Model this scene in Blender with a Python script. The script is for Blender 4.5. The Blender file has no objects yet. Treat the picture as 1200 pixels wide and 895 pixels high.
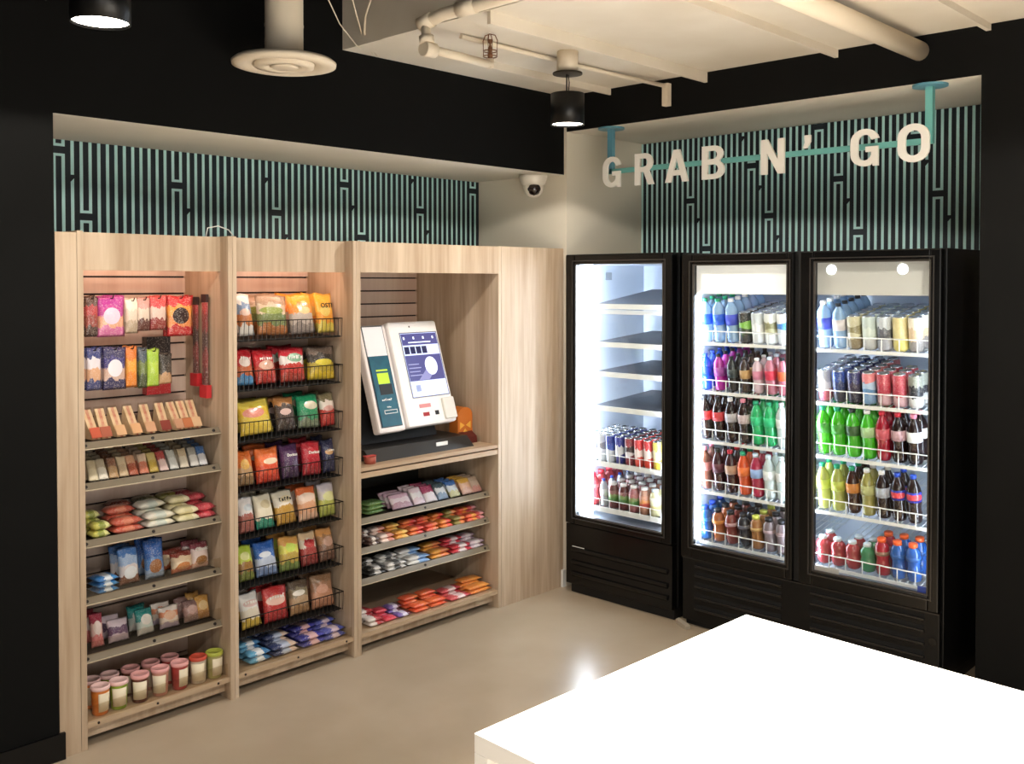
import bpy, bmesh, math, random
from mathutils import Vector, Matrix, Euler
random.seed(7)
SC = bpy.context.scene
COL = SC.collection
PI = math.pi

# ------------------------------------------------------------------ camera
F = 1149.7; CXP = 600.0; CYP = 355.9
TH = math.radians(1.291); A = math.radians(43.544); H = 1.79
fh = Vector((math.cos(A), math.sin(A), 0)); rt = Vector((math.sin(A), -math.cos(A), 0))
fw = math.cos(TH) * fh - math.sin(TH) * Vector((0, 0, 1))
up = math.sin(TH) * fh + math.cos(TH) * Vector((0, 0, 1))
cd = bpy.data.cameras.new('camera'); cam = bpy.data.objects.new('camera', cd); COL.objects.link(cam)
cd.sensor_fit = 'HORIZONTAL'; cd.sensor_width = 36; cd.lens = F / 1200 * 36
cd.shift_y = (CYP - 447.5) / 1200; cd.clip_start = 0.05
cam.matrix_world = Matrix(((rt.x, up.x, -fw.x, 0), (rt.y, up.y, -fw.y, 0), (rt.z, up.z, -fw.z, H), (0, 0, 0, 1)))
SC.camera = cam

# ------------------------------------------------------------------ world, exposure, room lights
w = bpy.data.worlds.new('world'); SC.world = w; w.use_nodes = True
w.node_tree.nodes['Background'].inputs[0].default_value = (1.0, 0.94, 0.87, 1)
w.node_tree.nodes['Background'].inputs[1].default_value = 0.09
SC.view_settings.view_transform = 'Standard'; SC.view_settings.look = 'None'
SC.view_settings.exposure = 0.38; SC.view_settings.gamma = 1.0; SC.view_settings.use_curve_mapping = False

def area(name, loc, size, power, color, target=None, sy=None):
    l = bpy.data.lights.new(name, 'AREA'); l.energy = power; l.color = color; l.size = size
    if sy: l.shape = 'RECTANGLE'; l.size_y = sy
    o = bpy.data.objects.new(name, l); COL.objects.link(o); o.location = loc
    d = (Vector(target) - Vector(loc)) if target else Vector((0, 0, -1))
    o.rotation_euler = d.to_track_quat('-Z', 'Y').to_euler()
    return o
LAMP = (1.0, 0.93, 0.84)
def spot(name, loc, power, angle=150, blend=.15, soft=.07):
    l = bpy.data.lights.new(name, 'SPOT'); l.energy = power; l.color = LAMP; l.spot_size = math.radians(angle)
    l.spot_blend = blend; l.shadow_soft_size = soft
    o = bpy.data.objects.new(name, l); COL.objects.link(o); o.location = loc
    return o
# the other pendants of the same rows, out of the frame
spot('room_light_table', (2.15, 0.55, 2.60), 1500, 80, .5, .12)
spot('room_light_aisle', (-0.9, 2.99, 2.56), 36)
spot('room_light_entry', (-0.9, 0.75, 2.56), 45, 165)
spot('room_light_middle', (1.32, 0.75, 2.56), 42, 165)
spot('room_light_column', (3.40, 0.75, 2.56), 45, 165)
# added area light, stands in for bounce off bright tables and floor behind camera
area('bounce_fill', (0.6, -1.2, 0.8), 2.6, 60, (1.0, .96, .90), (3.2, 2.6, 2.9))

# ------------------------------------------------------------------ materials
def lin(c):
    if isinstance(c, str):
        c = c.lstrip('#'); c = [int(c[i:i + 2], 16) / 255 for i in (0, 2, 4)]
    return tuple(x / 12.92 if x <= .04045 else ((x + .055) / 1.055) ** 2.4 for x in c) + (1,)
MC = {}
def mat(name, c, r=.5, m=0., em=None, es=0., tr=0., coat=0., spec=None, alpha=None):
    if name in MC: return MC[name]
    M = bpy.data.materials.new(name); M.use_nodes = True; MC[name] = M
    b = M.node_tree.nodes['Principled BSDF']
    b.inputs['Base Color'].default_value = lin(c); b.inputs['Roughness'].default_value = r
    b.inputs['Metallic'].default_value = m
    if em: b.inputs['Emission Color'].default_value = lin(em); b.inputs['Emission Strength'].default_value = es
    if tr: b.inputs['Transmission Weight'].default_value = tr
    if coat: b.inputs['Coat Weight'].default_value = coat
    if spec is not None: b.inputs['Specular IOR Level'].default_value = spec
    return M
def N(M, t, **k):
    n = M.node_tree.nodes.new(t)
    for a, v in k.items(): setattr(n, a, v)
    return n
def L(M, a, b): M.node_tree.links.new(a, b)
def bsdf(M): return M.node_tree.nodes['Principled BSDF']

def clear_mat(name, tint, gloss=.08, rough=.0):
    M = bpy.data.materials.new(name); M.use_nodes = True; nt = M.node_tree
    nt.nodes.remove(bsdf(M)); out = nt.nodes['Material Output']
    t = N(M, 'ShaderNodeBsdfTransparent'); t.inputs[0].default_value = tint
    g = N(M, 'ShaderNodeBsdfGlossy'); g.inputs['Roughness'].default_value = rough
    mx = N(M, 'ShaderNodeMixShader'); lw = N(M, 'ShaderNodeFresnel'); lw.inputs[0].default_value = 1.5
    ge = N(M, 'ShaderNodeNewGeometry'); iv = N(M, 'ShaderNodeMath', operation='SUBTRACT'); iv.inputs[0].default_value = 1   # only the outer face of a thin pane reflects
    ml = N(M, 'ShaderNodeMath', operation='MULTIPLY'); L(M, ge.outputs['Backfacing'], iv.inputs[1]); L(M, iv.outputs[0], ml.inputs[0]); L(M, lw.outputs[0], ml.inputs[1])
    L(M, ml.outputs[0], mx.inputs[0]); L(M, t.outputs[0], mx.inputs[1]); L(M, g.outputs[0], mx.inputs[2])
    L(M, mx.outputs[0], out.inputs[0]); MC[name] = M
    return M

def wood(name, c1, c2, r=.45, axis=0):
    M = mat(name, c1, r); b = bsdf(M)
    tc = N(M, 'ShaderNodeTexCoord'); mp = N(M, 'ShaderNodeMapping')
    mp.inputs['Scale'].default_value = (14, 14, .8) if axis == 0 else (.8, 14, 14)
    nz = N(M, 'ShaderNodeTexNoise'); nz.inputs['Scale'].default_value = 3.2; nz.inputs['Detail'].default_value = 6
    L(M, tc.outputs['Object'], mp.inputs[0]); L(M, mp.outputs[0], nz.inputs['Vector'])
    mp2 = N(M, 'ShaderNodeMapping'); mp2.inputs['Scale'].default_value = (11, 11, .05) if axis == 0 else (.05, 11, 11)
    nz2 = N(M, 'ShaderNodeTexNoise'); nz2.inputs['Scale'].default_value = 1.0; nz2.inputs['Detail'].default_value = 0
    L(M, tc.outputs['Object'], mp2.inputs[0]); L(M, mp2.outputs[0], nz2.inputs['Vector'])
    ad = N(M, 'ShaderNodeMath', operation='ADD'); L(M, nz.outputs[0], ad.inputs[0]); L(M, nz2.outputs[0], ad.inputs[1])
    cr = N(M, 'ShaderNodeValToRGB'); cr.color_ramp.elements[0].position = .35; cr.color_ramp.elements[1].position = .65
    hf = N(M, 'ShaderNodeMath', operation='MULTIPLY'); hf.inputs[1].default_value = .5
    L(M, ad.outputs[0], hf.inputs[0]); L(M, hf.outputs[0], cr.inputs[0])
    cr.color_ramp.elements[0].color = lin(c2); cr.color_ramp.elements[1].color = lin(c1)
    L(M, cr.outputs[0], b.inputs['Base Color'])
    return M
def noisy(name, c1, c2, r, scale=2, detail=4, bump=0, rv=0):
    M = mat(name, c1, r); b = bsdf(M)
    tc = N(M, 'ShaderNodeTexCoord'); nz = N(M, 'ShaderNodeTexNoise')
    nz.inputs['Scale'].default_value = scale; nz.inputs['Detail'].default_value = detail
    L(M, tc.outputs['Object'], nz.inputs['Vector'])
    cr = N(M, 'ShaderNodeValToRGB'); cr.color_ramp.elements[0].position = .35; cr.color_ramp.elements[1].position = .68
    cr.color_ramp.elements[0].color = lin(c2); cr.color_ramp.elements[1].color = lin(c1)
    L(M, nz.outputs[0], cr.inputs[0]); L(M, cr.outputs[0], b.inputs['Base Color'])
    if bump:
        bp = N(M, 'ShaderNodeBump'); bp.inputs['Strength'].default_value = bump
        n2 = N(M, 'ShaderNodeTexNoise'); n2.inputs['Scale'].default_value = scale * 12; L(M, tc.outputs['Object'], n2.inputs['Vector'])
        L(M, n2.outputs[0], bp.inputs['Height']); L(M, bp.outputs[0], b.inputs['Normal'])
    return M

FLOORM = noisy('polished_concrete', '#baa993', '#aa9982', .26, 1.3, 5)
WALLBLACK = noisy('black_wall_paint', '#080807', '#060605', .9, 5, 2); bsdf(WALLBLACK).inputs['Specular IOR Level'].default_value = .2
CEILBLACK = mat('black_ceiling_paint', '#070706', .9)
CREAM = noisy('cream_wall_paint', '#e2dac9', '#dcd3c1', .8, 1, 2)
SOFFIT = noisy('soffit_white_paint', '#dcd6c8', '#d4cdbf', .85, 2, 2)
DECKM = noisy('painted_concrete_ceiling', '#dcd3c3', '#d1c6b3', .8, 2.2, 5, .12)
PIPEM = mat('painted_pipe', '#ddcfb8', .6)
WOODM = wood('pale_oak_laminate', '#ccb79e', '#ab9277')
WOODD = wood('oak_laminate_shelf', '#c4ad90', '#ad9072', axis=1)
SLATM = wood('slatwall_board', '#d3bdac', '#c4a897')
GROOVE = mat('slatwall_groove', '#22100f', .7)
DARKB = mat('dark_cabinet_back', '#3a3a33', .7)
BLACKP = mat('black_powder_coat', '#080808', .4, spec=.3)
BLACKG = mat('black_gloss_plastic', '#070707', .25, spec=.35)
BLACKM = mat('black_matte', '#0a0a0a', .6)
TRIMG = mat('grey_gasket', '#403d3a', .3, .4)
WIREB = mat('black_wire', '#17110e', .4, .3)
WHITEP = mat('white_plastic', '#ecebe6', .3)
TABLEW = mat('white_laminate', '#f6f4ee', .35)
RAILM = mat('price_rail_plastic', '#7f7462', .3)
SHELFD = mat('dark_shelf_metal', '#2a221d', .5)
LINER = mat('white_cooler_liner', '#ccd5e2', .35)
LED = mat('cooler_led', '#ffffff', .5, em='#e6f1ff', es=27)
TEAL = mat('teal_painted_steel', '#6fb5b0', .4)
TEALD = mat('blue_teal_painted_steel', '#5c93a6', .4)
LETTER = mat('sign_letter_white', '#fbf9f2', .45)
SCREW = mat('black_screw', '#1b1512', .4)
SILVER = mat('can_lid_silver', '#c9ccd0', .25, .9)
GLASS = clear_mat('cooler_glass', (.97, .985, .98, 1))
ACRYL = clear_mat('clear_acrylic', (.93, .91, .87, 1), rough=.1)

# ------------------------------------------------------------------ mesh helpers
def nb(): return bmesh.new()
def box(bm, a, b, mi=0):
    x0, y0, z0 = a; x1, y1, z1 = b
    v = [bm.verts.new(p) for p in ((x0,y0,z0),(x1,y0,z0),(x1,y1,z0),(x0,y1,z0),(x0,y0,z1),(x1,y0,z1),(x1,y1,z1),(x0,y1,z1))]
    for f in ((0,3,2,1),(4,5,6,7),(0,1,5,4),(1,2,6,5),(2,3,7,6),(3,0,4,7)):
        q = bm.faces.new([v[i] for i in f]); q.material_index = mi
    return v
def prism(bm, pts, h, axis=2, mi=0):
    """closed polygon pts (3D) extruded along vector h"""
    h = Vector(h); n = len(pts)
    a = [bm.verts.new(p) for p in pts]; b = [bm.verts.new(Vector(p) + h) for p in pts]
    bm.faces.new(a[::-1]).material_index = mi; bm.faces.new(b).material_index = mi
    for i in range(n):
        bm.faces.new((a[i], a[(i + 1) % n], b[(i + 1) % n], b[i])).material_index = mi
def lathe(bm, prof, n=20, c=(0, 0), mi=0, smooth=True, sq=0):
    rings = []
    for r, z in prof:
        if r < 1e-5: rings.append([bm.verts.new((c[0], c[1], z))])
        else: rings.append([bm.verts.new((c[0] + r * math.cos(2 * PI * k / n), c[1] + r * math.sin(2 * PI * k / n), z)) for k in range(n)])
    for p, q in zip(rings, rings[1:]):
        for k in range(n):
            k2 = (k + 1) % n
            if len(p) == 1 and len(q) == 1: continue
            if len(p) == 1: f = bm.faces.new((p[0], q[k2], q[k]))
            elif len(q) == 1: f = bm.faces.new((p[k], p[k2], q[0]))
            else: f = bm.faces.new((p[k], p[k2], q[k2], q[k]))
            f.material_index = mi; f.smooth = smooth
def tube(bm, pts, r, n=8, mi=0, cap=True):
    pts = [Vector(p) for p in pts]; rings = []
    for i, p in enumerate(pts):
        d = (pts[min(i + 1, len(pts) - 1)] - pts[max(i - 1, 0)]).normalized()
        u = d.cross(Vector((0, 0, 1)))
        if u.length < 1e-3: u = d.cross(Vector((0, 1, 0)))
        u.normalize(); v = d.cross(u)
        rings.append([bm.verts.new(p + r * (math.cos(2 * PI * k / n) * u + math.sin(2 * PI * k / n) * v)) for k in range(n)])
    for a, b in zip(rings, rings[1:]):
        for k in range(n):
            f = bm.faces.new((a[k], a[(k + 1) % n], b[(k + 1) % n], b[k])); f.smooth = n > 5; f.material_index = mi
    if cap: bm.faces.new(rings[0]).material_index = mi; bm.faces.new(rings[-1][::-1]).material_index = mi
def mk(name, bm, mats, parent=None, bevel=0, loc=None):
    bmesh.ops.recalc_face_normals(bm, faces=bm.faces)
    me = bpy.data.meshes.new(name); bm.to_mesh(me); bm.free()
    for m in (mats if isinstance(mats, (list, tuple)) else [mats]): me.materials.append(m)
    o = bpy.data.objects.new(name, me); COL.objects.link(o)
    if parent: o.parent = parent
    if loc: o.location = loc
    if bevel:
        b = o.modifiers.new('bevel', 'BEVEL'); b.width = bevel; b.segments = 2; b.limit_method = 'ANGLE'
    return o
def bx(name, a, b, m, parent=None, bevel=0):
    bm = nb(); box(bm, a, b); return mk(name, bm, m, parent, bevel)
def tag(o, label, cat, group=None):
    o['label'] = label; o['category'] = cat
    if group: o['group'] = group
    return o
def thing(name, label, cat, loc=(0, 0, 0), rz=0, group=None):
    o = bpy.data.objects.new(name, None); COL.objects.link(o); o.location = loc; o.rotation_euler = (0, 0, rz)
    o.empty_display_size = .1
    return tag(o, label, cat, group)
def struct(name, bm, m):
    o = mk(name, bm, m); o['kind'] = 'structure'; return o
def dup(root, label=None, group=None):
    r = root.copy(); COL.objects.link(r)
    for ch in root.children:
        c = ch.copy(); COL.objects.link(c); c.parent = r
        for g in ch.children:
            d = g.copy(); COL.objects.link(d); d.parent = c
    if label: r['label'] = label
    if group: r['group'] = group
    return r
def xat(u, y):
    """world X where the photo column u meets the vertical plane Y=y"""
    d = fw * F + rt * (u - CXP); return d.x / d.y * y
def yat(u, x):
    d = fw * F + rt * (u - CXP); return d.y / d.x * x
ORD = ['first', 'second', 'third', 'fourth', 'fifth', 'sixth', 'seventh', 'eighth', 'ninth', 'tenth', 'eleventh', 'twelfth', 'thirteenth', 'fourteenth']

def text_mesh(s, size, ext=.0006, off=0.0):
    c = bpy.data.curves.new('t', 'FONT'); c.body = s; c.size = size; c.extrude = ext; c.offset = off
    c.align_x = 'CENTER'; c.align_y = 'CENTER'; c.resolution_u = 3
    o = bpy.data.objects.new('t', c); COL.objects.link(o)
    dg = bpy.context.evaluated_depsgraph_get(); me = bpy.data.meshes.new_from_object(o.evaluated_get(dg))
    bpy.data.objects.remove(o); bpy.data.curves.remove(c)
    return me
def text(name, s, size, m, parent, loc, rot, off=0.0, sx=1):
    me = text_mesh(s, size, off=off); me.materials.clear(); me.materials.append(m)
    o = bpy.data.objects.new(name, me); COL.objects.link(o); o.parent = parent; o.location = loc; o.rotation_euler = rot
    o.scale = (sx, 1, 1)
    return o
FACEY = (PI / 2, 0, 0)          # text facing -Y, reading along +X
FACEX = (PI / 2, 0, -PI / 2)    # text facing -X, reading along -Y

# ------------------------------------------------------------------ the room
XS = 4.37; YS = 3.735; XB = 5.10; YB = 4.45; YW = 3.715; YE = 1.427
bm = nb(); box(bm, (-1.5, -2.5, -.05), (5.3, 4.6, 0)); struct('floor', bm, FLOORM)
# black column left of the cabinets and black wall above them
bm = nb(); box(bm, (-1.5, YS, 0), (1.469, 4.6, 3.7)); struct('wall_left_column', bm, WALLBLACK)
bm = nb(); box(bm, (1.469, YS, 2.413), (XS, YS + .12, 3.7)); struct('wall_left_bulkhead', bm, WALLBLACK)
bm = nb(); box(bm, (1.469, YB, 0), (XS + .0, YB + .1, 2.42)); struct('wall_left', bm, CREAM)
bm = nb(); box(bm, (1.469, YS + .12, 2.42), (XS, YB + .1, 2.5)); struct('ceiling_left_niche', bm, SOFFIT)
bm = nb(); box(bm, (1.469, YS + .0, 2.4115), (XS, YS + .12, 2.413)); struct('trim_1', bm, SOFFIT)
# cream block between the two niches
bm = nb(); box(bm, (XS, YW, 0), (XB + .1, YB + .1, 3.7)); struct('wall_corner', bm, CREAM)
bm = nb(); box(bm, (XB, YE, 0), (XB + .1, YW, 2.66)); struct('wall_right', bm, CREAM)
bm = nb(); box(bm, (XS, YE, 2.66), (XS + .12, YW, 3.7)); struct('wall_right_bulkhead', bm, WALLBLACK)
bm = nb(); box(bm, (XS + .12, YE, 2.665), (XB + .1, YW, 2.75)); struct('ceiling_right_niche', bm, SOFFIT)
bm = nb(); box(bm, (XS, YE, 2.6595), (XS + .12, YW, 2.66)); struct('trim_2', bm, SOFFIT)
bm = nb(); box(bm, (XS, -2.5, 0), (XB + .1, YE, 3.7)); struct('wall_right_column', bm, WALLBLACK)
# black upper ceiling and white lower ceiling
bm = nb(); box(bm, (-1.5, -2.5, 3.7), (5.3, 4.6, 3.8)); struct('ceiling', bm, CEILBLACK)
XC = 2.785
bm = nb(); box(bm, (XC, -2.5, 2.868), (XS, YS, 2.95)); box(bm, (XC, -2.5, 2.95), (XC + .06, YS, 3.7))
struct('ceiling_white_deck', bm, DECKM)
bm = nb(); box(bm, (XC - .006, -2.5, 2.868), (XC, 3.44, 3.7)); struct('trim_3', bm, DECKM)
bm = nb()
for y, zb, th in ((3.39, 2.832, .012), (2.765, 2.815, .018), (2.06, 2.832, .018), (1.39, 2.84, .02), (.7, 2.84, .02), (0, 2.84, .02)):
    box(bm, (XC + (.0 if y < 3 else .6), y, zb), (XS - .001, y + th, 2.869))
struct('ceiling_deck_ribs', bm, DECKM)
# black baseboards
bm = nb(); box(bm, (-1.5, YS - .014, 0), (1.487, YS, .1)); struct('baseboard_left', bm, BLACKP)
bm = nb(); box(bm, (4.345, YS - .018, 0), (XS, YS - .002, .1)); struct('baseboard_corner', bm, WHITEP)

# ------------------------------------------------------------------ murals (raised stripes on a dark ground)
GROUND = noisy('mural_dark_ground', '#0c222c', '#0c1820', .6, 3, 2)
STRIPE = mat('mural_teal_stripe', '#bfe9e7', .55)
def mural(name, label, n, pitch, z0, z1, marks, M4):
    root = thing(name, label, 'mural')
    W = n * pitch
    bm = nb(); box(bm, (-.006, 0, z0), (W, .004, z1)); g = mk('panel', bm, GROUND, root)
    st = nb(); hw = .0072
    for k in range(n):
        cuts = []
        for t, kk, z in marks:
            if t == 'H' and k in (kk, kk + 1): cuts.append((z, .016))
            if t == 'B' and k == kk: cuts.append((z, .012))
        cuts.sort(); z = z0
        for c, hgt in cuts + [(z1 + 1, 0)]:
            top = min(c - hgt, z1)
            x = k * pitch
            sl = .008 if hgt == .012 else 0
            if top > z: prism(st, [(x - hw, -.0015, z), (x + hw, -.0015, z), (x + hw, -.0015, top + sl), (x - hw, -.0015, top - sl)], (0, .0015, 0))
            z = c + hgt
    for t, kk, z in marks:
        if t == 'H':
            for s in (-1, 1):
                zc = z + s * .022
                if z0 < zc < z1: box(st, (kk * pitch + hw, -.0015, zc - .006), ((kk + 1) * pitch - hw, 0, zc + .006))
    mk('stripes', st, STRIPE, root)
    root.matrix_world = M4
    return root
LM = [('H',0,2.373),('B',2,2.255),('H',3,2.082),('H',14,2.254),('B',16,2.135),('B',27,2.319),('H',28,2.151),('B',30,2.029),('H',39,2.329),('B',41,2.206),('H',42,2.04),('B',52,2.387),('H',53,2.212),('B',55,2.088),('H',64,2.36)]
RM = [('H',9,2.282),('B',11,2.163),('H',12,1.989),('B',19,2.627),('H',20,2.462),('B',22,2.333),('H',23,2.168),('B',25,2.043),('H',31,2.643),('H',34,2.349),('B',36,2.228),('H',37,2.056),('H',45,2.533),('B',47,2.4),('H',48,2.236),('B',50,2.112)]
mural('striped_mural', 'dark mural of teal vertical stripes above the snack cabinets', 66, .0398, 1.90, 2.418, LM,
      Matrix.Translation((1.75, YB - .005, 0)))
# left continuation of the same mural behind the column is out of sight
mural('striped_mural', 'dark mural of teal vertical stripes behind the hanging letters above the coolers', 56, .0378, 1.85, 2.66, RM,
      Matrix.Translation((XB - .005, 3.70, 0)) @ Matrix.Rotation(-PI / 2, 4, 'Z'))

# ------------------------------------------------------------------ sign GRAB N' GO
def arc(cx, cz, rx, rz, a0, a1, n=10):
    return [(cx + rx * math.cos(math.radians(a0 + (a1 - a0) * i / n)), cz + rz * math.sin(math.radians(a0 + (a1 - a0) * i / n))) for i in range(n + 1)]
def letter_shape(ch):
    s = .175
    if ch == 'O':
        o = arc(.36, .66, .36, .34, 0, 180) + arc(.36, .34, .36, .34, 180, 360)
        i = arc(.36, .64, .175, .185, 0, 180) + arc(.36, .36, .175, .185, 180, 360)
        return [o, i], .72
    if ch == 'G':
        o = arc(.34, .66, .34, .34, 12, 180, 10) + arc(.34, .34, .34, .34, 180, 292, 8) + [(.52, .08), (.53, 0), (.66, 0), (.66, .52), (.36, .52), (.36, .38), (.49, .38), (.49, .30)]
        i = arc(.34, .34, .155, .185, -25, -180, 8) + arc(.34, .66, .155, .185, 180, 12, 8)
        return [o + i], .66
    if ch == 'R':
        o = [(0, 0), (0, 1), (.36, 1)] + arc(.36, .71, .28, .29, 90, -60, 8) + [(.68, 0), (.48, 0), (.32, .41), (s, .41), (s, 0)]
        i = [(s, .57), (.34, .57)] + arc(.34, .705, .12, .135, -90, 90, 6) + [(s, .84)]
        return [o, i], .68
    if ch == 'B':
        o = [(0, 0), (0, 1), (.36, 1)] + arc(.36, .75, .27, .25, 90, -50, 7) + arc(.37, .28, .30, .28, 55, -90, 8)
        i1 = [(s, .60), (.34, .60)] + arc(.34, .725, .12, .125, -90, 90, 6) + [(s, .85)]
        i2 = [(s, .15), (.35, .15)] + arc(.35, .295, .14, .145, -90, 90, 6) + [(s, .44)]
        return [o, i1, i2], .67
    if ch == 'A':
        o = [(0, 0), (.27, 1), (.47, 1), (.74, 0), (.55, 0), (.50, .21), (.24, .21), (.19, 0)]
        i = [(.28, .37), (.46, .37), (.37, .75)]
        return [o, i], .74
    if ch == 'N':
        return [[(0, 0), (0, 1), (.19, 1), (.48, .42), (.48, 1), (.66, 1), (.66, 0), (.48, 0), (.18, .6), (.18, 0)]], .66
    return [[(.05, .64), (.12, .80), (.10, 1), (.34, 1), (.34, .82), (.20, .64)]], .4
def letter(ch, y0, y1, zb, zt, x, parent):
    loops, w = letter_shape(ch)
    c = bpy.data.curves.new('letter', 'CURVE'); c.dimensions = '2D'; c.fill_mode = 'BOTH'; c.extrude = .006
    for lp in loops:
        sp = c.splines.new('POLY'); sp.points.add(len(lp) - 1); sp.use_cyclic_u = True
        for p, q in zip(sp.points, lp): p.co = (q[0] / w * (y0 - y1), q[1] * (zt - zb), 0, 1)
    o = bpy.data.objects.new('tmp', c); COL.objects.link(o)
    dg = bpy.context.evaluated_depsgraph_get(); me = bpy.data.meshes.new_from_object(o.evaluated_get(dg))
    bpy.data.objects.remove(o); me.materials.clear(); me.materials.append(LETTER)
    r = bpy.data.objects.new('letter', me); COL.objects.link(r); r.parent = parent
    r.location = (x, y0, zb); r.rotation_euler = FACEX
sign = thing('hanging_sign', 'white GRAB N\' GO letters on a teal bar hung from two posts over the coolers', 'sign')
XL = 4.40
for ch, y0, y1 in (('G', 3.468, 3.345), ('R', 3.245, 3.118), ('A', 3.044, 2.898), ('B', 2.814, 2.680), ('N', 2.473, 2.345), ("'", 2.255, 2.200), ('G', 2.010, 1.878), ('O', 1.790, 1.649)):
    letter(ch, y0, y1, 2.32, 2.492, XL, sign)
bx('bar', (XL + .013, 1.68, 2.398), (XL + .028, 3.45, 2.425), TEAL, sign)
for y in (3.433, 1.66):
    m = TEALD if y > 3 else TEAL
    bx('post', (XL + .013, y - .016, 2.40), (XL + .043, y + .016, 2.657), m, sign)
    bm = nb(); lathe(bm, [(0, 2.650), (.075, 2.650), (.075, 2.6592), (0, 2.6592)], 24, (XL + .028, y), smooth=False); mk('flange', bm, TEALD, sign)

# ------------------------------------------------------------------ pendants
LENS = mat('pendant_lens', '#ffffff', .5, em='#fff4e2', es=22)
def pendant(x, y, zc, label, power=26, zb=2.58, grp='black cylinder pendants'):
    t = thing('pendant_lamp', label, 'lamp', (x, y, 0), 0, grp)
    R = .080 if zc < 3 else .088
    bm = nb(); lathe(bm, [(R - .004, zb + .02), (R - .004, zb), (R, zb), (R, zb + .145), (.02, zb + .15), (0, zb + .15)], 32); mk('shade', bm, BLACKP, t)
    bm = nb(); lathe(bm, [(0, zb + .008), (R - .005, zb + .008), (R - .005, zb + .014), (0, zb + .014)], 32); mk('lens', bm, LENS, t)
    bm = nb(); lathe(bm, [(0, zc - .008), (.07, zc - .008), (.07, zc - .0005), (0, zc - .0005)], 24, smooth=False); mk('canopy', bm, mat('bronze_canopy', '#3b342a', .4, .5), t)
    bm = nb(); tube(bm, [(-.006, 0, zb + .15), (-.006, 0, zc - .008)], .0035, 6); tube(bm, [(.006, 0, zb + .15), (.012, .0, zb + .2), (.006, 0, zc - .008)], .003, 6); mk('cord', bm, BLACKM, t)
    l = bpy.data.lights.new('bulb', 'SPOT'); l.energy = power; l.color = LAMP; l.spot_size = math.radians(156); l.spot_blend = .06; l.shadow_soft_size = .05
    o = bpy.data.objects.new('bulb', l); COL.objects.link(o); o.parent = t; o.location = (0, 0, zb - .005)
    return t
pendant(3.535, 3.0, 2.770, 'small black cylinder pendant lamp under the white ceiling beside the letters', 38, 2.526)
pendant(1.322, 2.993, 3.70, 'black cylinder pendant lamp with glowing lens at upper left', 40, 2.58)
bm = nb(); lathe(bm, [(0, 2.7705), (.05, 2.7705), (.05, 2.868), (0, 2.868)], 20, (3.535, 3.0)); tag(mk('junction_box', bm, PIPEM), 'round beige junction box above the small black pendant', 'box')

# ------------------------------------------------------------------ duct with round diffuser
t = thing('ceiling_diffuser', 'white round air diffuser on a vertical duct below the black ceiling', 'vent', (2.218, 3.357, 0))
bm = nb(); lathe(bm, [(.075, 2.66), (.075, 3.70)], 32); lathe(bm, [(.0765, 2.8), (.0765, 2.81)], 32); mk('duct', bm, PIPEM, t)
bm = nb(); lathe(bm, [(.075, 2.685), (.19, 2.672), (.205, 2.660), (.203, 2.648), (.17, 2.640), (.125, 2.652), (.12, 2.66)], 48); mk('outer_ring', bm, PIPEM, t)
bm = nb(); lathe(bm, [(.118, 2.655), (.115, 2.640), (.08, 2.638), (.065, 2.65), (.06, 2.66)], 48); mk('middle_ring', bm, PIPEM, t)
bm = nb(); lathe(bm, [(0, 2.636), (.045, 2.636), (.056, 2.641), (.05, 2.65), (0, 2.652)], 32); mk('centre_disc', bm, PIPEM, t)

# ------------------------------------------------------------------ things on the white ceiling
zc = 2.868
bm = nb(); tube(bm, [(XC + .1, 1.685, 2.80), (XS - .002, 1.685, 2.80)], .042, 20)
tag(mk('ceiling_pipe', bm, PIPEM), 'thick round beige pipe running along the white ceiling', 'pipe')
bm = nb(); tube(bm, [(2.95, 3.11, zc - .015), (3.95, 3.11, zc - .015), (4.34, 3.005, 2.825)], .011, 8)
box(bm, (4.33, 2.985, 2.72), (4.365, 3.02, 2.838))
tag(mk('conduit', bm, PIPEM), 'thin white conduit with a bent down end near the black beam', 'pipe')
t = thing('sprinkler_pipe', 'beige sprinkler pipe with elbow joints at the edge of the white ceiling', 'pipe')
bm = nb(); tube(bm, [(XC - .11, 3.02, 2.74), (3.04, 3.02, 2.733)], .018, 12); mk('branch', bm, PIPEM, t)
bm = nb(); tube(bm, [(XC - .11, 3.02, 2.735), (XC - .11, 3.03, 2.84)], .020, 12); mk('drop', bm, PIPEM, t)
bm = nb(); tube(bm, [(XC - .11, 3.05, 2.842), (XC - .085, 2.95, 2.87), (XC - .05, 2.8, 2.883), (XC - .045, 1.2, 2.885)], .026, 14); mk('main_run', bm, PIPEM, t)
for p, q in (((XC - .13, 3.02, 2.737), (XC - .07, 3.02, 2.737)), ((XC - .11, 3.02, 2.76), (XC - .11, 3.025, 2.79)), ((XC - .112, 3.06, 2.84), (XC - .10, 3.0, 2.857)), ((XC - .07, 2.88, 2.877), (XC - .05, 2.80, 2.883))):
    bm = nb(); tube(bm, [p, q], .031, 14); mk('coupling', bm, PIPEM, t)
bm = nb(); tube(bm, [(3.04, 3.02, 2.715), (3.04, 3.02, 2.757)], .017, 8); mk('outlet', bm, PIPEM, t)
bm = nb(); tube(bm, [(XC - .045, 2.8, 2.88), (XC - .003, 2.8, 2.93)], .006, 6); tube(bm, [(XC - .045, 1.6, 2.88), (XC - .003, 1.6, 2.93)], .006, 6); mk('hanger', bm, PIPEM, t)
CAGE = mat('sprinkler_cage', '#7a5238', .4, .6)
t = thing('caged_sprinkler', 'copper coloured caged sprinkler head on the end of the pipe', 'sprinkler', (3.04, 3.02, 0))
bm = nb()
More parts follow.
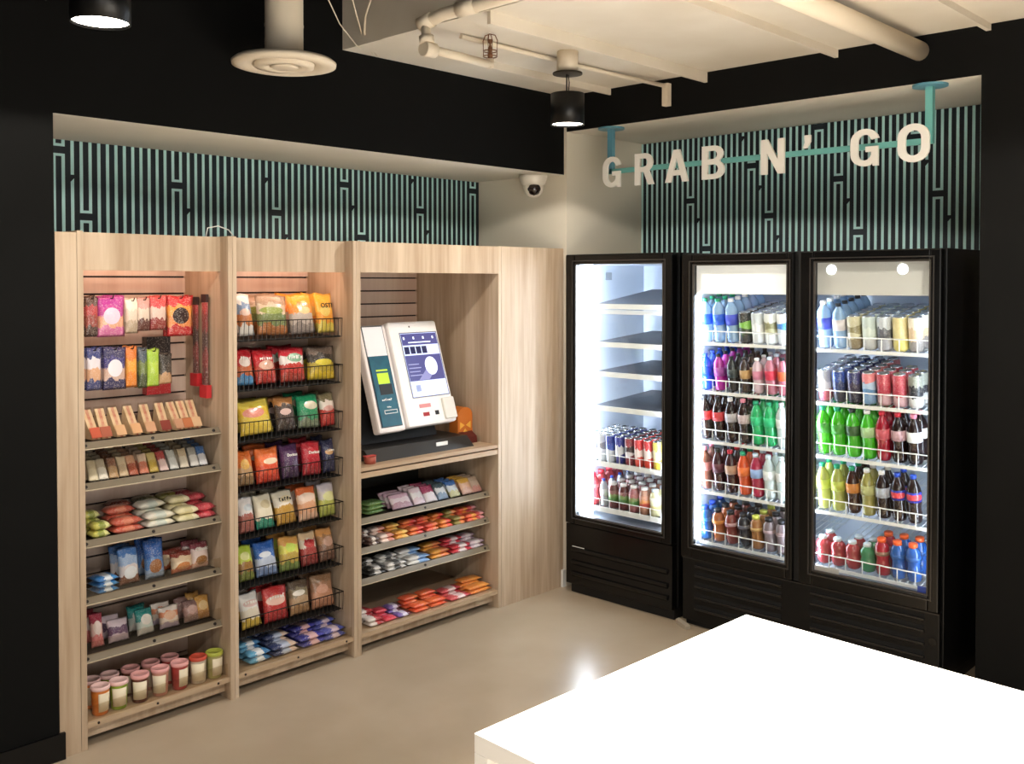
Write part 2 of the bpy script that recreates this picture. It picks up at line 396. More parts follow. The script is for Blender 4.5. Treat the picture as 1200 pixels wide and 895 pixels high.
for k in range(4):
    a = k * PI / 2 + .5; c, s_ = math.cos(a), math.sin(a)
    tube(bm, [(.030 * c, .030 * s_, 2.765), (.032 * c, .032 * s_, 2.835), (.022 * c, .022 * s_, 2.858), (0, 0, 2.864)], .0026, 5)
for z in (2.767, 2.79): tube(bm, [(.030 * math.cos(2 * PI * k / 16), .030 * math.sin(2 * PI * k / 16), z) for k in range(17)], .0026, 5)
mk('cage', bm, CAGE, t)
bm = nb(); lathe(bm, [(0, 2.758), (.012, 2.758), (.012, 2.775), (.006, 2.785), (.009, 2.80), (.004, 2.82), (.012, 2.835), (.012, 2.84), (0, 2.84)], 12); mk('nozzle', bm, CAGE, t)
def wire(name, pts, r, m, label):
    bm = nb(); tube(bm, pts, r, 6); tag(mk(name, bm, m), label, 'cable')
wire('hanging_cable', [(2.715, 3.44, 3.08), (2.724, 3.45, 3.03), (2.735, 3.5, 2.969), (2.776, 3.56, 2.915), (2.85, 3.63, 2.88), (2.961, 3.70, 2.862)], .005, PIPEM, 'thickest white cable looping down to the corner of the white ceiling')
wire('hanging_cable', [(2.30, 3.20, 2.97), (2.392, 3.30, 2.932), (2.558, 3.45, 2.894), (2.772, 3.61, 2.864), (2.80, 3.62, 2.862)], .0028, PIPEM, 'thin slack wire crossing the black gap to the white ceiling')
wire('hanging_cable', [(2.59, 3.42, 3.07), (2.626, 3.45, 3.01), (2.76, 3.57, 2.935), (2.83, 3.63, 2.885), (2.936, 3.70, 2.862)], .0035, PIPEM, 'middle of three wires at the white ceiling corner')
wire('looped_cable', [(2.14, 3.84, 1.976), (2.15, 3.84, 2.02), (2.20, 3.84, 2.03), (2.25, 3.84, 2.015), (2.285, 3.84, 1.976)], .0025, WHITEP, 'small white cable loop on top of the snack cabinets')

# security camera
t = thing('dome_camera', 'white dome security camera under the niche ceiling by the corner', 'camera', (4.255, 3.872, 0))
CW = mat('camera_white', '#e6e0d2', .4)
bm = nb(); lathe(bm, [(0, 2.4112), (.082, 2.4112), (.082, 2.398), (.070, 2.36), (.060, 2.352), (0, 2.352)], 28); mk('housing', bm, CW, t)
bm = nb(); lathe(bm, [(.058, 2.356), (.060, 2.340), (.054, 2.312), (.038, 2.293), (.018, 2.284), (0, 2.282)], 28); mk('dome_ring', bm, CW, t)
bm = nb(); lathe(bm, [(.046 * math.sin(a), .046 * math.cos(a)) for a in [k * PI / 16 for k in range(9)]] , 24)
d = mk('dome', bm, mat('smoked_dome', '#241a18', .1, coat=.5), t); d.location = (-.012, -.014, 2.334); d.rotation_euler = Vector((-.62, -.62, -.30)).to_track_quat('Z', 'Y').to_euler()

# ------------------------------------------------------------------ cabinets
bm = nb(); box(bm, (1.471, YS, 0), (1.550, YS + .02, 1.976)); tag(mk('filler_panel', bm, WOODM), 'narrow pale oak panel between black wall and first snack cabinet', 'panel')
bm = nb(); box(bm, (3.846, YS, 0), (4.366, YS + .02, 1.983)); tag(mk('filler_panel', bm, WOODM), 'tall plain pale oak panel between kiosk cabinet and left cooler', 'panel')
GLOW = mat('cabinet_light_tube', '#ffffff', .5, em='#ffd9c4', es=14)

def slat_back(x0, x1, y, z0, z1, parent):
    bm = nb(); box(bm, (x0, y + .012, z0), (x1, y + .024, z1), 1)
    z = 1.811
    edges = [z1]
    while z > z0: edges.append(z); z -= .0735
    edges.append(z0)
    for a, b in zip(edges, edges[1:]):
        box(bm, (x0, y, b + .004), (x1, y + .012, a - .004))
    return mk('back_panel', bm, [SLATM, GROOVE], parent)
def shelf(parent, x0, x1, z, yb, guard=0, screws=3, m=None, yf=3.80):
    s = bx('shelf', (x0, yf + .02, z + .006), (x1, yb, z + .018), m or SHELFD, parent)
    bm = nb(); prism(bm, [(x0, yf, z + .004), (x0, yf + .003, z + .004), (x0, yf + .020, z + .028), (x0, yf + .017, z + .028)], (x1 - x0, 0, 0)); box(bm, (x0, yf - .001, z), (x1, yf + .02, z + .004), 1); mk('price_rail', bm, [RAILM, mat('rail_lip', '#c9bba0', .4)], s)
    for k in range(screws):
        x = x0 + .03 + (x1 - x0 - .06) * k / (screws - 1)
        bm = nb(); tube(bm, [(x, yf + .013, z + .014), (x, yf + .005, z + .016)], .0065, 10); mk('screw', bm, SCREW, s)
    if guard:
        bx('guard', (x0 + .002, yf + .004, z + .03), (x1 - .002, yf + .007, z + .03 + guard), ACRYL, s)
    return s
def cabinet(label, x0, x1, xi0, xi1, yb, fy, levels, slat_z0, light=True):
    t = thing('display_cabinet', label, 'cabinet', (0, 0, 0))
    for a, b in ((x0, xi0), (xi1, x1)):
        bx('side_panel', (a, YS, 0), (b, yb + .03, 1.983), WOODM, t, .0012)
    bx('fascia', (xi0, fy, 1.834), (xi1, fy + .02, 1.981), WOODM, t)
    bx('top_panel', (xi0, fy + .02, 1.955), (xi1, yb, 1.975), WOODM, t)
    bx('bottom_shelf', (xi0, 3.742, .078), (xi1, yb, .097), WOODD, t)
    bx('toe_board', (xi0, 3.785, .026), (xi1, 3.803, .078), WOODM, t)
    slat_back(xi0, xi1, yb, slat_z0, 1.955, t)
    if light:
        bm = nb(); tube(bm, [(xi0 + .04, fy + .04, 1.93), (xi1 - .04, fy + .04, 1.93)], .011, 10); mk('light_tube', bm, GLOW, t)
    for z, g in levels: shelf(t, xi0 + .002, xi1 - .002, z, yb - .001, g)
    return t
c1 = cabinet('pale oak snack cabinet at far left with tubs on its bottom shelf', 1.552, 2.205, 1.575, 2.185, 4.105, 3.80,
             [(.978, 0), (.755, 0), (.531, .04), (.305, .05)], .10)
sh = shelf(c1, 1.577, 2.183, 1.138, 4.104, 0)
bx('guard', (1.58, 3.752, .10), (2.18, 3.755, .155), ACRYL, c1)
c2 = cabinet('middle pale oak cabinet of chip bags in seven wire baskets', 2.206, 2.861, 2.225, 2.841, 4.105, 3.80, [], .10)
bx('guard', (2.23, 3.752, .10), (2.838, 3.755, .145), ACRYL, c2)
c3 = cabinet('wide pale oak cabinet holding the white payment kiosk', 2.862, 3.844, 2.885, 3.822, 4.41, YS, [(.606, 0), (.460, 0), (.307, 0)], .92, False)
bx('back_panel', (2.885, 4.40, .097), (3.822, 4.41, .86), DARKB, c3)
bx('counter_top', (2.886, YS + .002, .882), (3.821, 4.41, .900), WOODD, c3)
bx('counter_rail', (2.886, YS + .004, .848), (3.821, YS + .03, .874), WOODD, c3)
bx('counter_support', (2.886, YS + .03, .855), (3.821, 4.40, .882), DARKB, c3)
for x in (1.62, 1.86, 2.13): 
    bm = nb(); tube(bm, [(x, 3.7395, .088), (x, 3.743, .088)], .005, 8); mk('screw', bm, SCREW, c1)
for x in (2.26, 2.53, 2.80):
    bm = nb(); tube(bm, [(x, 3.7395, .088), (x, 3.743, .088)], .005, 8); mk('screw', bm, SCREW, c2)

# wire baskets
BZ = [1.528, 1.308, 1.084, .862, .652, .435, .220]
YF = 3.80
def basket(z, lab):
    t = thing('wire_basket', lab, 'basket', (0, 0, z), 0, 'black wire baskets of chips')
    x0, x1 = 2.232, 2.826; yb = 4.094; h = .088; r = .0016
    bm = nb(); tube(bm, [(x0, yb, h), (x0, YF, h), (x1, YF, h), (x1, yb, h)], .0026, 6); mk('rim', bm, WIREB, t)
    bm = nb()
    n = 26
    for i in range(n + 1):
        x = x0 + (x1 - x0) * i / n; tube(bm, [(x, YF, h), (x, YF + .006, .001), (x, yb, .001)], r, 4)
    mk('front_grid', bm, WIREB, t)
    bm = nb()
    for x in (x0, x1):
        for i in range(1, 9):
            y = YF + (yb - YF) * i / 9; tube(bm, [(x, y, h), (x, y, .001)], r, 4)
    for y in (YF + .02, 3.95, 4.085): tube(bm, [(x0, y, .0), (x1, y, .0)], .002, 5)
    mk('side_grid', bm, WIREB, t)
    bx('liner_tray', (x0 + .003, YF + .012, .003), (x1 - .003, yb, .006), BLACKM, t)
    for x in (x0 + .03, x1 - .03):
        bm = nb(); tube(bm, [(x, yb, h), (x, yb + .005, h + .01), (x, yb + .005, h - .03)], .003, 5); mk('hook', bm, WIREB, t)
for i, z in enumerate(BZ): basket(z, 'black wire basket of chip bags, %s from the top' % ORD[i])

# ------------------------------------------------------------------ printed packaging
PK = {}
def pkg(cols, spot=None, sc=(.5, .55), sr=(.28, .16), axis='Z', speck=.25, r=.28, hard=True):
    key = (tuple(cols), spot, sc, sr, axis, speck)
    if key in PK: return PK[key]
    M = bpy.data.materials.new('printed_foil'); M.use_nodes = True; b = bsdf(M)
    b.inputs['Roughness'].default_value = r; b.inputs['Coat Weight'].default_value = .25
    tc = N(M, 'ShaderNodeTexCoord'); sp = N(M, 'ShaderNodeSeparateXYZ'); L(M, tc.outputs['Generated'], sp.inputs[0])
    nz = N(M, 'ShaderNodeTexNoise'); nz.inputs['Scale'].default_value = 4; nz.inputs['Detail'].default_value = 3
    L(M, tc.outputs['Generated'], nz.inputs['Vector'])
    ma = N(M, 'ShaderNodeMath', operation='MULTIPLY_ADD'); ma.inputs[1].default_value = .35
    L(M, nz.outputs[0], ma.inputs[0]); L(M, sp.outputs[axis], ma.inputs[2])
    sb = N(M, 'ShaderNodeMath', operation='SUBTRACT'); sb.inputs[1].default_value = .175; L(M, ma.outputs[0], sb.inputs[0])
    cr = N(M, 'ShaderNodeValToRGB'); cr.color_ramp.interpolation = 'CONSTANT' if hard else 'LINEAR'
    n = len(cols); els = cr.color_ramp.elements
    els[0].position = 0; els[0].color = lin(cols[0])
    if n > 1:
        els[1].position = 1 / n; els[1].color = lin(cols[1])
        for i in range(2, n): e = els.new(i / n); e.color = lin(cols[i])
    else: els.remove(els[1])
    L(M, sb.outputs[0], cr.inputs[0]); last = cr.outputs[0]
    if spot:
        ax2 = {'Z': ('X', 'Z'), 'X': ('X', 'Y'), 'Y': ('X', 'Y')}[axis]
        t = []
        for i in (0, 1):
            s1 = N(M, 'ShaderNodeMath', operation='SUBTRACT'); L(M, sp.outputs[ax2[i]], s1.inputs[0]); s1.inputs[1].default_value = sc[i]
            dv = N(M, 'ShaderNodeMath', operation='DIVIDE'); L(M, s1.outputs[0], dv.inputs[0]); dv.inputs[1].default_value = sr[i]
            pw = N(M, 'ShaderNodeMath', operation='POWER'); L(M, dv.outputs[0], pw.inputs[0]); pw.inputs[1].default_value = 2; t.append(pw)
        ad = N(M, 'ShaderNodeMath', operation='ADD'); L(M, t[0].outputs[0], ad.inputs[0]); L(M, t[1].outputs[0], ad.inputs[1])
        lt = N(M, 'ShaderNodeMath', operation='LESS_THAN'); L(M, ad.outputs[0], lt.inputs[0]); lt.inputs[1].default_value = 1
        mx = N(M, 'ShaderNodeMix', data_type='RGBA'); L(M, lt.outputs[0], mx.inputs[0]); L(M, last, mx.inputs[6]); mx.inputs[7].default_value = lin(spot); last = mx.outputs[2]
    if speck:
        vz = N(M, 'ShaderNodeTexNoise'); vz.inputs['Scale'].default_value = 22; vz.inputs['Detail'].default_value = 1
        mp = N(M, 'ShaderNodeMapping'); mp.inputs['Scale'].default_value = (.7, 1, 1.6); L(M, tc.outputs['Generated'], mp.inputs[0]); L(M, mp.outputs[0], vz.inputs['Vector'])
        c2_ = N(M, 'ShaderNodeValToRGB'); c2_.color_ramp.elements[0].position = .55; c2_.color_ramp.elements[1].position = .62
        c2_.color_ramp.elements[0].color = (0, 0, 0, 1); c2_.color_ramp.elements[1].color = (speck, speck, speck, 1); L(M, vz.outputs[0], c2_.inputs[0])
        mx = N(M, 'ShaderNodeMix', data_type='RGBA'); L(M, c2_.outputs[0], mx.inputs[0]); L(M, last, mx.inputs[6]); mx.inputs[7].default_value = (.85, .8, .72, 1); last = mx.outputs[2]
    L(M, last, b.inputs['Base Color'])
    bp = N(M, 'ShaderNodeBump'); bp.inputs['Strength'].default_value = .35; bp.inputs['Distance'].default_value = .004
    n3 = N(M, 'ShaderNodeTexNoise'); n3.inputs['Scale'].default_value = 7; n3.inputs['Detail'].default_value = 2; L(M, tc.outputs['Generated'], n3.inputs['Vector'])
    L(M, n3.outputs[0], bp.inputs['Height']); L(M, bp.outputs[0], b.inputs['Normal'])
    PK[key] = M
    return M

def blurred_word(width, height, m, parent, loc, n=7, seed=1):
    """print too small to read: a row of uneven strokes"""
    rnd = random.Random(seed); bm = nb(); st = width / n
    for k in range(n):
        x = -width / 2 + k * st; hh = height * rnd.choice((.62, .7, 1.0)); w = st * rnd.uniform(.5, .8)
        box(bm, (x, -.0008, 0), (x + w * .45, .0004, hh)); box(bm, (x + w * .45, -.0008, hh * rnd.choice((0, .4, .75))), (x + w, .0004, hh * .9))
    o = mk('small_print', bm, m); o.parent = parent; o.location = loc
    return o
def bag_mesh(w, h, d, seed=0, puff=.55, nx=10, nz=14, seal=.06):
    """pillow bag: base at z=0, standing, facing -Y"""
    rnd = random.Random(seed); bm = nb(); g = {}
    ph = [rnd.uniform(0, 6.28) for _ in range(6)]
    for s in (-1, 1):
        for i in range(nx + 1):
            for j in range(nz + 1):
                a = i / nx * 2 - 1; b = j / nz
                edge = i in (0, nx) or j in (0, nz)
                if edge and s == 1: g[s, i, j] = g[-1, i, j]; continue
                bb = (b - seal) / (1 - 2 * seal)
                t = max(0, math.sin(PI * min(max(bb, 0), 1))) ** puff * (max(0, 1 - abs(a) ** 2.6)) ** .6
                wr = 1 + .10 * math.sin(7 * b + 4 * a + ph[0]) + .07 * math.sin(13 * a - 5 * b + ph[1])
                pinch = 1 - .07 * math.sin(PI * b) ** 1 + .01 * math.sin(20 * b + ph[2])
                sg = .02 * math.sin(3 * a + ph[3]) * (b > .8)
                y = s * d / 2 * t * wr
                if j in (0, nz): y = 0.002 * math.sin(9 * a)
                g[s, i, j] = bm.verts.new((a * w / 2 * pinch, y, b * h + sg * h * b))
    for s in (-1, 1):
        for i in range(nx):
            for j in range(nz):
                q = [g[s, i, j], g[s, i + 1, j], g[s, i + 1, j + 1], g[s, i, j + 1]]
                f = bm.faces.new(q if s < 0 else q[::-1]); f.smooth = True
    return bm
TXW = mat('print_white', '#f4f1ea', .4); TXK = mat('print_black', '#1a1614', .4); TXR = mat('print_red', '#a52126', .4)
def place_bag(name, label, cat, w, h, d, m, loc, tilt=12, rz=0, roll=0, seed=0, txt=None, group=None, puff=.55):
    o = mk(name, bag_mesh(w, h, d, seed, puff), m)
    o.location = (loc[0], loc[1], loc[2] + .0015 + d * .5 * math.sin(math.radians(tilt))); o.rotation_euler = Euler((-math.radians(tilt), math.radians(roll), math.radians(rz)), 'XYZ')
    tag(o, label, cat, group)
    if txt:
        s, size, tm, tz = txt
        if s.startswith('~'):
            blurred_word(w * .62, h * .11, tm, o, (0, -d / 2 * 1.06 - .0015, h * tz), int(s[1:]), seed); return o
        text('lettering', s, size, tm, o, (0, -d / 2 * 1.04 - .001, h * tz), FACEY, off=size * .02)
    return o
# ---- chip bags in the seven wire baskets: (u0, u1, top v, colours bottom->top, spot, description, lettering)
def zat(v, u, y):
    d = fw * F + rt * (u - CXP) - up * (v - CYP); return H + d.z * y / d.y
BAGS = [
 [(279,298,349,['#c9c4bd','#c77a45','#7d94b4','#eae6e2'],'#d8b7a6','pale blue and white pretzel bag','' ),
  (299,338,350,['#a0622f','#6d7a46','#c9b296','#a98a70'],'#8d9a4a','tan and olive kettle chip bag',''),
  (337,370,349,['#8d8078','#b7a89c','#f08d35','#f5a22f'],'#f6c48c','orange topped tortilla bag',''),
  (364,393,348,['#d5c04e','#e89b30','#f7b845','#f4b433'],'#e8c766','golden yellow corn chip bag','OSTI')],
 [(276,297,413,['#3f7fb0','#c9683a','#c2232b','#c81f2c'],'#e6d6cc','red cheese puff bag with a blue base','~5'),
  (296,325,413,['#a82a22','#b8402c','#be2028','#c7202c'],'#d7a892','bright red popcorn bag with white lettering','~6'),
  (324,358,411,['#a03528','#c2382e','#e4dcd6','#c41f30'],'#7fae8c','red and white potato chip bag','~7'),
  (357,393,410,['#c9ad22','#b09a30','#2e2620','#6b5a50'],'#d8c93d','black and yellow snack mix bag','')],
 [(278,321,476,['#d4b73c','#dfc244','#e3bb2c','#ecd457'],'#e08c7a','broad bright yellow potato chip bag',''),
  (320,347,472,['#3a2f2a','#4a3a33','#3d2b25','#b57b45'],'#d7b8b0','dark brown bag with a cream emblem',''),
  (346,374,466,['#6e7a62','#2e8a5c','#1e9463','#1f9c6a'],'#cfc7ae','green ridged potato chip bag',''),
  (373,399,474,['#b82f2b','#c23a32','#e6d9cf','#7d7355'],'#d9a59b','red and white onion snack bag','')],
 [(277,297,534,['#8a6a45','#caa070','#e07a2c','#e5722a'],'#e8b450','orange cheese puff bag at basket edge',''),
  (298,327,532,['#c83c24','#e0512c','#ea6a2e','#ec7433'],'#f3d9b8','hot orange crunchy curl bag',''),
  (320,351,527,['#3d2446','#4a2a52','#55305d','#57325e'],None,'purple tortilla chip bag with white lettering','Doritos'),
  (349,376,523,['#a3202b','#b01f2e','#bd2434','#c42a3a'],None,'crimson tortilla chip bag with white lettering','Doritos'),
  (374,396,526,['#23284c','#1f2548','#252b52','#20264a'],'#c79d6b','navy tortilla chip bag with white lettering','Doritos')],
 [(278,297,588,['#a8625a','#b2685c','#e7e2e0','#ece8e6'],'#cdd7dd','white topped rose coloured popcorn bag',''),
  (295,321,592,['#2c8d74','#ece2c8','#efe6cc','#e9e0c8'],'#d9c9a0','cream popcorn bag with green corner',''),
  (319,347,584,['#b98a33','#c89a42','#efe7d8','#e3dcc6'],'#e7d7b0','white and gold chip bag','~5'),
  (345,372,585,['#e2b79a','#e4a981','#f0cdb2','#e2703a'],'#f1d7c5','white bag with an orange top',''),
  (368,396,577,['#a4ad4e','#b8bd5e','#cfc9c4','#c9c3cc'],'#dcdc9e','grey topped lime green chip bag','')],
 [(277,297,660,['#7a8436','#a4793c','#c6d84e','#b9d444'],'#e1e59a','lime green puff bag at basket edge',''),
  (295,324,652,['#6f86b0','#b9c5da','#2f68ba','#2b62b4'],'#dfe7f2','royal blue cracker bag',''),
  (323,350,646,['#7b8f4a','#c2a64a','#dcd65a','#e0a556'],'#c7dc58','orange and lime chip bag',''),
  (348,372,642,['#8c2c2a','#a83c38','#e9dccb','#e8c9a0'],'#c2383a','cream bag with red banner lettering','~6'),
  (369,396,634,['#6d4a3a','#8c6a55','#a97c54','#d99c5c'],'#c8a08c','brown and tan cookie bag','')],
 [(280,305,700,['#d2b44a','#e5dcc8','#efece6','#efede9'],'#e6c9c2','white veggie crisp bag with yellow base','~5'),
  (305,336,694,['#b02a2c','#bd2f30','#d8453c','#c93536'],'#eec3b2','red snack bag with pale emblem','~6'),
  (333,362,692,['#a87f55','#b99a78','#8c7f62','#5b4a3a'],'#ece4d8','brown nut bag with white emblem',''),
  (359,390,684,['#b27a5c','#bf8a6c','#a5785a','#8c6a4c'],'#cf9c84','tan trail mix bag leaning right','')]]
for r, row in enumerate(BAGS):
    zb = BZ[r] + .008; px1 = 2.234
    for i, (u0, u1, vt, cols, spot, desc, tx) in enumerate(row):
        y = 3.856
        x0, x1 = max(xat(u0, y), px1 + .003), min(xat(u1, y), 2.822); px1 = x1; w_ = (x1 - x0) * .96; xc = (x0 + x1) / 2
        if xc - w_ / 2 < 2.236: xc = 2.237 + w_ / 2
        if xc + w_ / 2 > 2.822: xc = 2.821 - w_ / 2
        h = min(max((zat(vt, (u0 + u1) / 2, 3.90) - zb), .15), .215) * 1.05
        m = pkg(cols, spot, (random.uniform(.42, .58), random.uniform(.5, .7)), (random.uniform(.22, .38), random.uniform(.08, .15)), speck=.14)
        lt = TXK if (tx == 'OSTI' or r == 4) else (TXR if r == 5 else TXW)
        txt = (tx, w_ * 1.22 / max(len(tx), 3.8), lt, .66) if tx else None
        lab = '%s, %s basket down, %s from left' % (desc, ORD[r], ORD[i])
        tl = random.uniform(8, 19)
        place_bag('snack_bag', lab, 'snack bag', w_, h, .054, m, (xc, y - .006, zb + .0055), tl, random.uniform(-4, 4), random.uniform(-2.5, 2.5), r * 10 + i, txt, 'chip bags in the wire baskets')
        # the next bag of the same facing, behind
        o = place_bag('snack_bag', '%s, %s basket down, behind the %s bag' % (desc, ORD[r], ORD[i]), 'snack bag', w_ * .97, h * random.uniform(.98, 1.06), .048, m,
                  (xc + random.uniform(-.008, .008), y + .094, zb + .004), tl, random.uniform(-3, 3), random.uniform(-1.5, 1.5), r * 10 + i + 100, None, 'chip bags in the wire baskets')

# ------------------------------------------------------------------ flat packs lying on shelves
def packet_mesh(l, w, h, seed=0):
    rnd = random.Random(seed); bm = nb(); nx, ny = 10, 6; g = {}
    p = rnd.uniform(0, 6)
    for s in (-1, 1):
        for i in range(nx + 1):
            for j in range(ny + 1):
                a = i / nx * 2 - 1; b = j / ny * 2 - 1
                if (i in (0, nx) or j in (0, ny)) and s == 1: g[s, i, j] = g[-1, i, j]; continue
                e = max(0, 1 - (abs(a) / .88) ** 6) * max(0, 1 - abs(b) ** 4)
                z = h / 2 + s * h / 2 * (e ** .5) * (1 + .06 * math.sin(9 * a + p))
                ww = w / 2 * (1 if abs(a) > .85 else .94)
                g[s, i, j] = bm.verts.new((a * l / 2, b * ww, z))
    for s in (-1, 1):
        for i in range(nx):
            for j in range(ny):
                q = [g[s, i, j], g[s, i + 1, j], g[s, i + 1, j + 1], g[s, i, j + 1]]
                bm.faces.new(q if s > 0 else q[::-1]).smooth = True
    return bm
def packet(name, label, cat, l, w, h, m, loc, rz=0, tilt=0, pitch=0, seed=0, group=None, txt=None):
    o = mk(name, packet_mesh(l, w, h, seed), m)
    o.location = loc; o.rotation_euler = Euler((math.radians(tilt), math.radians(pitch), math.radians(rz)), 'XYZ')
    tag(o, label, cat, group)
    if txt: text('lettering', txt[0], txt[1], txt[2], o, (0, 0, h * 1.04), (0, 0, 0), off=txt[1] * .02)
    return o

def fit(a, b):
    """keep the span inside the cabinet bay it belongs to"""
    for lo, hi in ((1.582, 2.178), (2.232, 2.834), (2.892, 3.814)):
        if lo - .04 < (a + b) / 2 < hi + .045:
            if b > hi: a -= (b - hi) * .6; b = hi
            if a < lo: b += (lo - a) * .6; a = lo
    return a, b
def lay_row(zs, items, where, grp, kind='candy_bar', cat='candy', y0=3.85, tilt=18, l=.13, w=.05, h=.02, stack=3, back=0, rz=0, yb=None):
    """piles of packets: each item a facing along the shelf, stack packs high"""
    for i, it in enumerate(items):
        u0, u1, cols, desc = it[:4]; spot = it[4] if len(it) > 4 else None; tx = it[5] if len(it) > 5 else None
        a_, b_ = fit(xat(u0, y0), xat(u1, y0)); xc = (a_ + b_) / 2; ll = (b_ - a_) * .95
        m = pkg(cols, spot, (.5, .5), (.3, .3), axis='X', speck=.3)
        n = stack if isinstance(stack, int) else stack[i]
        for k in range(n):
            lab = '%s, %s' % (desc, where) if n == 1 else '%s, %s, %s of its pile' % (desc, where, ('bottom', 'second', 'third', 'fourth', 'fifth', 'sixth')[k] if k < n - 1 else 'top')
            packet(kind, lab, cat, ll, w, h, m, (xc + random.uniform(-.003, .003), y0 + k * .004 + random.uniform(-.004, .004), zs + .001 + k * (h + .0006) ),
                   rz + random.uniform(-3, 3), 0, 0, i * 7 + k, grp, (tx, ll * .2, TXW) if tx and k == n - 1 else None)
        for b in range(back):
            y = y0 + (b + 1) * (w + .004)
            for k in range(n + 1):
                packet(kind, '%s, %s, row %s behind, %s up' % (desc, where, ORD[b + 0], ORD[k]), cat, ll * .96, w, h, m, (xc + random.uniform(-.006, .006), y, zs + .001 + k * (h + .0006)),
                       rz + random.uniform(-4, 4), 0, 0, i * 7 + k + 50, grp)

# kiosk cabinet
G3 = 'packs on the kiosk cabinet shelves'
zT = [.606 + .018, .460 + .018, .307 + .018, .097]
# top shelf: upright leaning packs
T1 = [(430,456,['#8dab4b','#4f7a33'],'green candy box lying flat',0), (458,486,['#b8919f','#e3d2d8','#cfa9ba'],'lilac gummy pack',1),(484,500,['#e7cdd5','#f0e9ea','#e2c9cf'],'white and pink gum pack',1),(498,514,['#f0e6ea','#a8325f'],'magenta and white gum pack',1),
      (513,527,['#8fa8c4','#e8edf1','#2d4a55'],'white mint pack with dark top',1),(527,541,['#d9d6a4','#dfe9f2','#2d68b0'],'blue and white gum pack',1),(541,557,['#d7a48c','#e7b595','#dba52f'],'yellow topped gum pack',1),(558,572,['#cf8c80','#cdb4a0','#bda38c'],'tan and pink gum pack',1)]
for i, (u0, u1, cols, desc, upr) in enumerate(T1):
    y = 3.845; a_, b_ = fit(xat(u0, y), xat(u1, y)); xc = (a_ + b_) / 2; ww = (b_ - a_) * .9
    m = pkg(cols, None, speck=.35)
    for k in range(3):
        if upr:
            place_bag('gum_pack', '%s, top shelf under kiosk, %s' % (desc, ('in front', 'second back', 'third back')[k]), 'gum pack', ww, .10 if i > 1 else .085, .022, m,
                      (xc + .002 * k, 3.845 + .042 * k, zT[0]), 38, 0, 0, i, None, G3, puff=.25)
        else:
            packet('candy_box', '%s, top shelf under kiosk, %s' % (desc, ('bottom', 'middle', 'topmost')[k]), 'candy box', ww, .10, .02, m, (xc, 3.91, zT[0] + .001 + k * .021), 4, 0, 0, i, G3)
T2 = [(427,440,['#5a3a30','#e7ded6','#4a2a24'],'brown and white candy bar'),(441,458,['#f0d8cc','#d98c78'],'pale pink candy bar'),(459,475,['#e9a13c','#f0c25a'],'amber yellow candy bar'),(476,494,['#ee7a34','#e23b2c'],'orange candy bar with red end'),
      (495,511,['#e54a2e','#ef7a3c'],'scarlet candy bar'),(512,527,['#f08a2c','#e5472b'],'bright orange candy bar'),(528,542,['#9a8c3a','#e9843a'],'olive and orange candy bar'),(543,556,['#e8562f','#f0a03c'],'fiery red and amber candy bar'),(557,572,['#d94a4a','#e8a4ac'],'rose red candy bar')]
lay_row(zT[1], T2, 'second shelf under kiosk', G3, y0=3.855, back=1, stack=2, w=.066, h=.022)
T3 = [(427,448,['#1c1a1a','#d8d4d0','#232020'],'black and white candy bar'),(449,472,['#e8e6e2','#5a5a5c','#e2e0dc'],'white and grey candy bar'),(473,500,['#eceae6','#7fa8d8'],'white bar with blue end'),
      (501,524,['#e2992c','#d8702a'],'gold candy bar',None),(525,550,['#d8283a','#e8d8d8','#c9223c'],'red and white wafer bar'),(551,573,['#d8c4d0','#efe6ea','#b8a0b4'],'lilac and white candy bar')]
lay_row(zT[2], T3, 'third shelf under kiosk', G3, y0=3.86, back=1, stack=2, w=.07, h=.022)
T4 = [(427,445,['#e8ddd6','#b8262f'],'red and white chewy candy pack'),(446,461,['#d92a44','#e0405a'],'cherry red candy pack'),(462,478,['#7a62b0','#e6dcf0','#6a2a3c'],'violet and white candy bar'),
      (479,498,['#ee5a26','#f0702e'],'orange peanut candy pack'),(499,519,['#f06a2c','#ea5424'],'deep orange peanut candy pack'),(522,549,['#d84a50','#efd0cc','#c93040'],'pink red candy pack'),(550,578,['#ef8a2e','#f09a3a'],'big orange candy pack',)]
lay_row(zT[3], T4, 'bottom shelf of kiosk cabinet', G3, y0=3.81, back=1, stack=[2,1,1,2,2,1,2], w=.075, h=.020)

# middle cabinet bottom tray
T5 = [(284,312,['#5aa7cf','#e6eaee','#3b7fb8'],'light blue cookie tray pack'),(313,344,['#23366a','#b9c4dc','#e5c8b4'],'navy and pink cookie pack'),(345,377,['#2c2c8c','#e0b4b8','#3a3aa4'],'indigo cookie pack with pink band'),(378,408,['#5058b0','#dcc8d8','#4a56b4'],'violet blue cookie pack')]
lay_row(.097, T5, 'bottom shelf of middle cabinet', 'cookie packs on the middle cabinet floor', 'cookie_pack', 'cookies', y0=3.82, stack=2, back=2, w=.075, h=.024, rz=4)

# ---- left cabinet
G1 = 'packs on the left cabinet shelves'
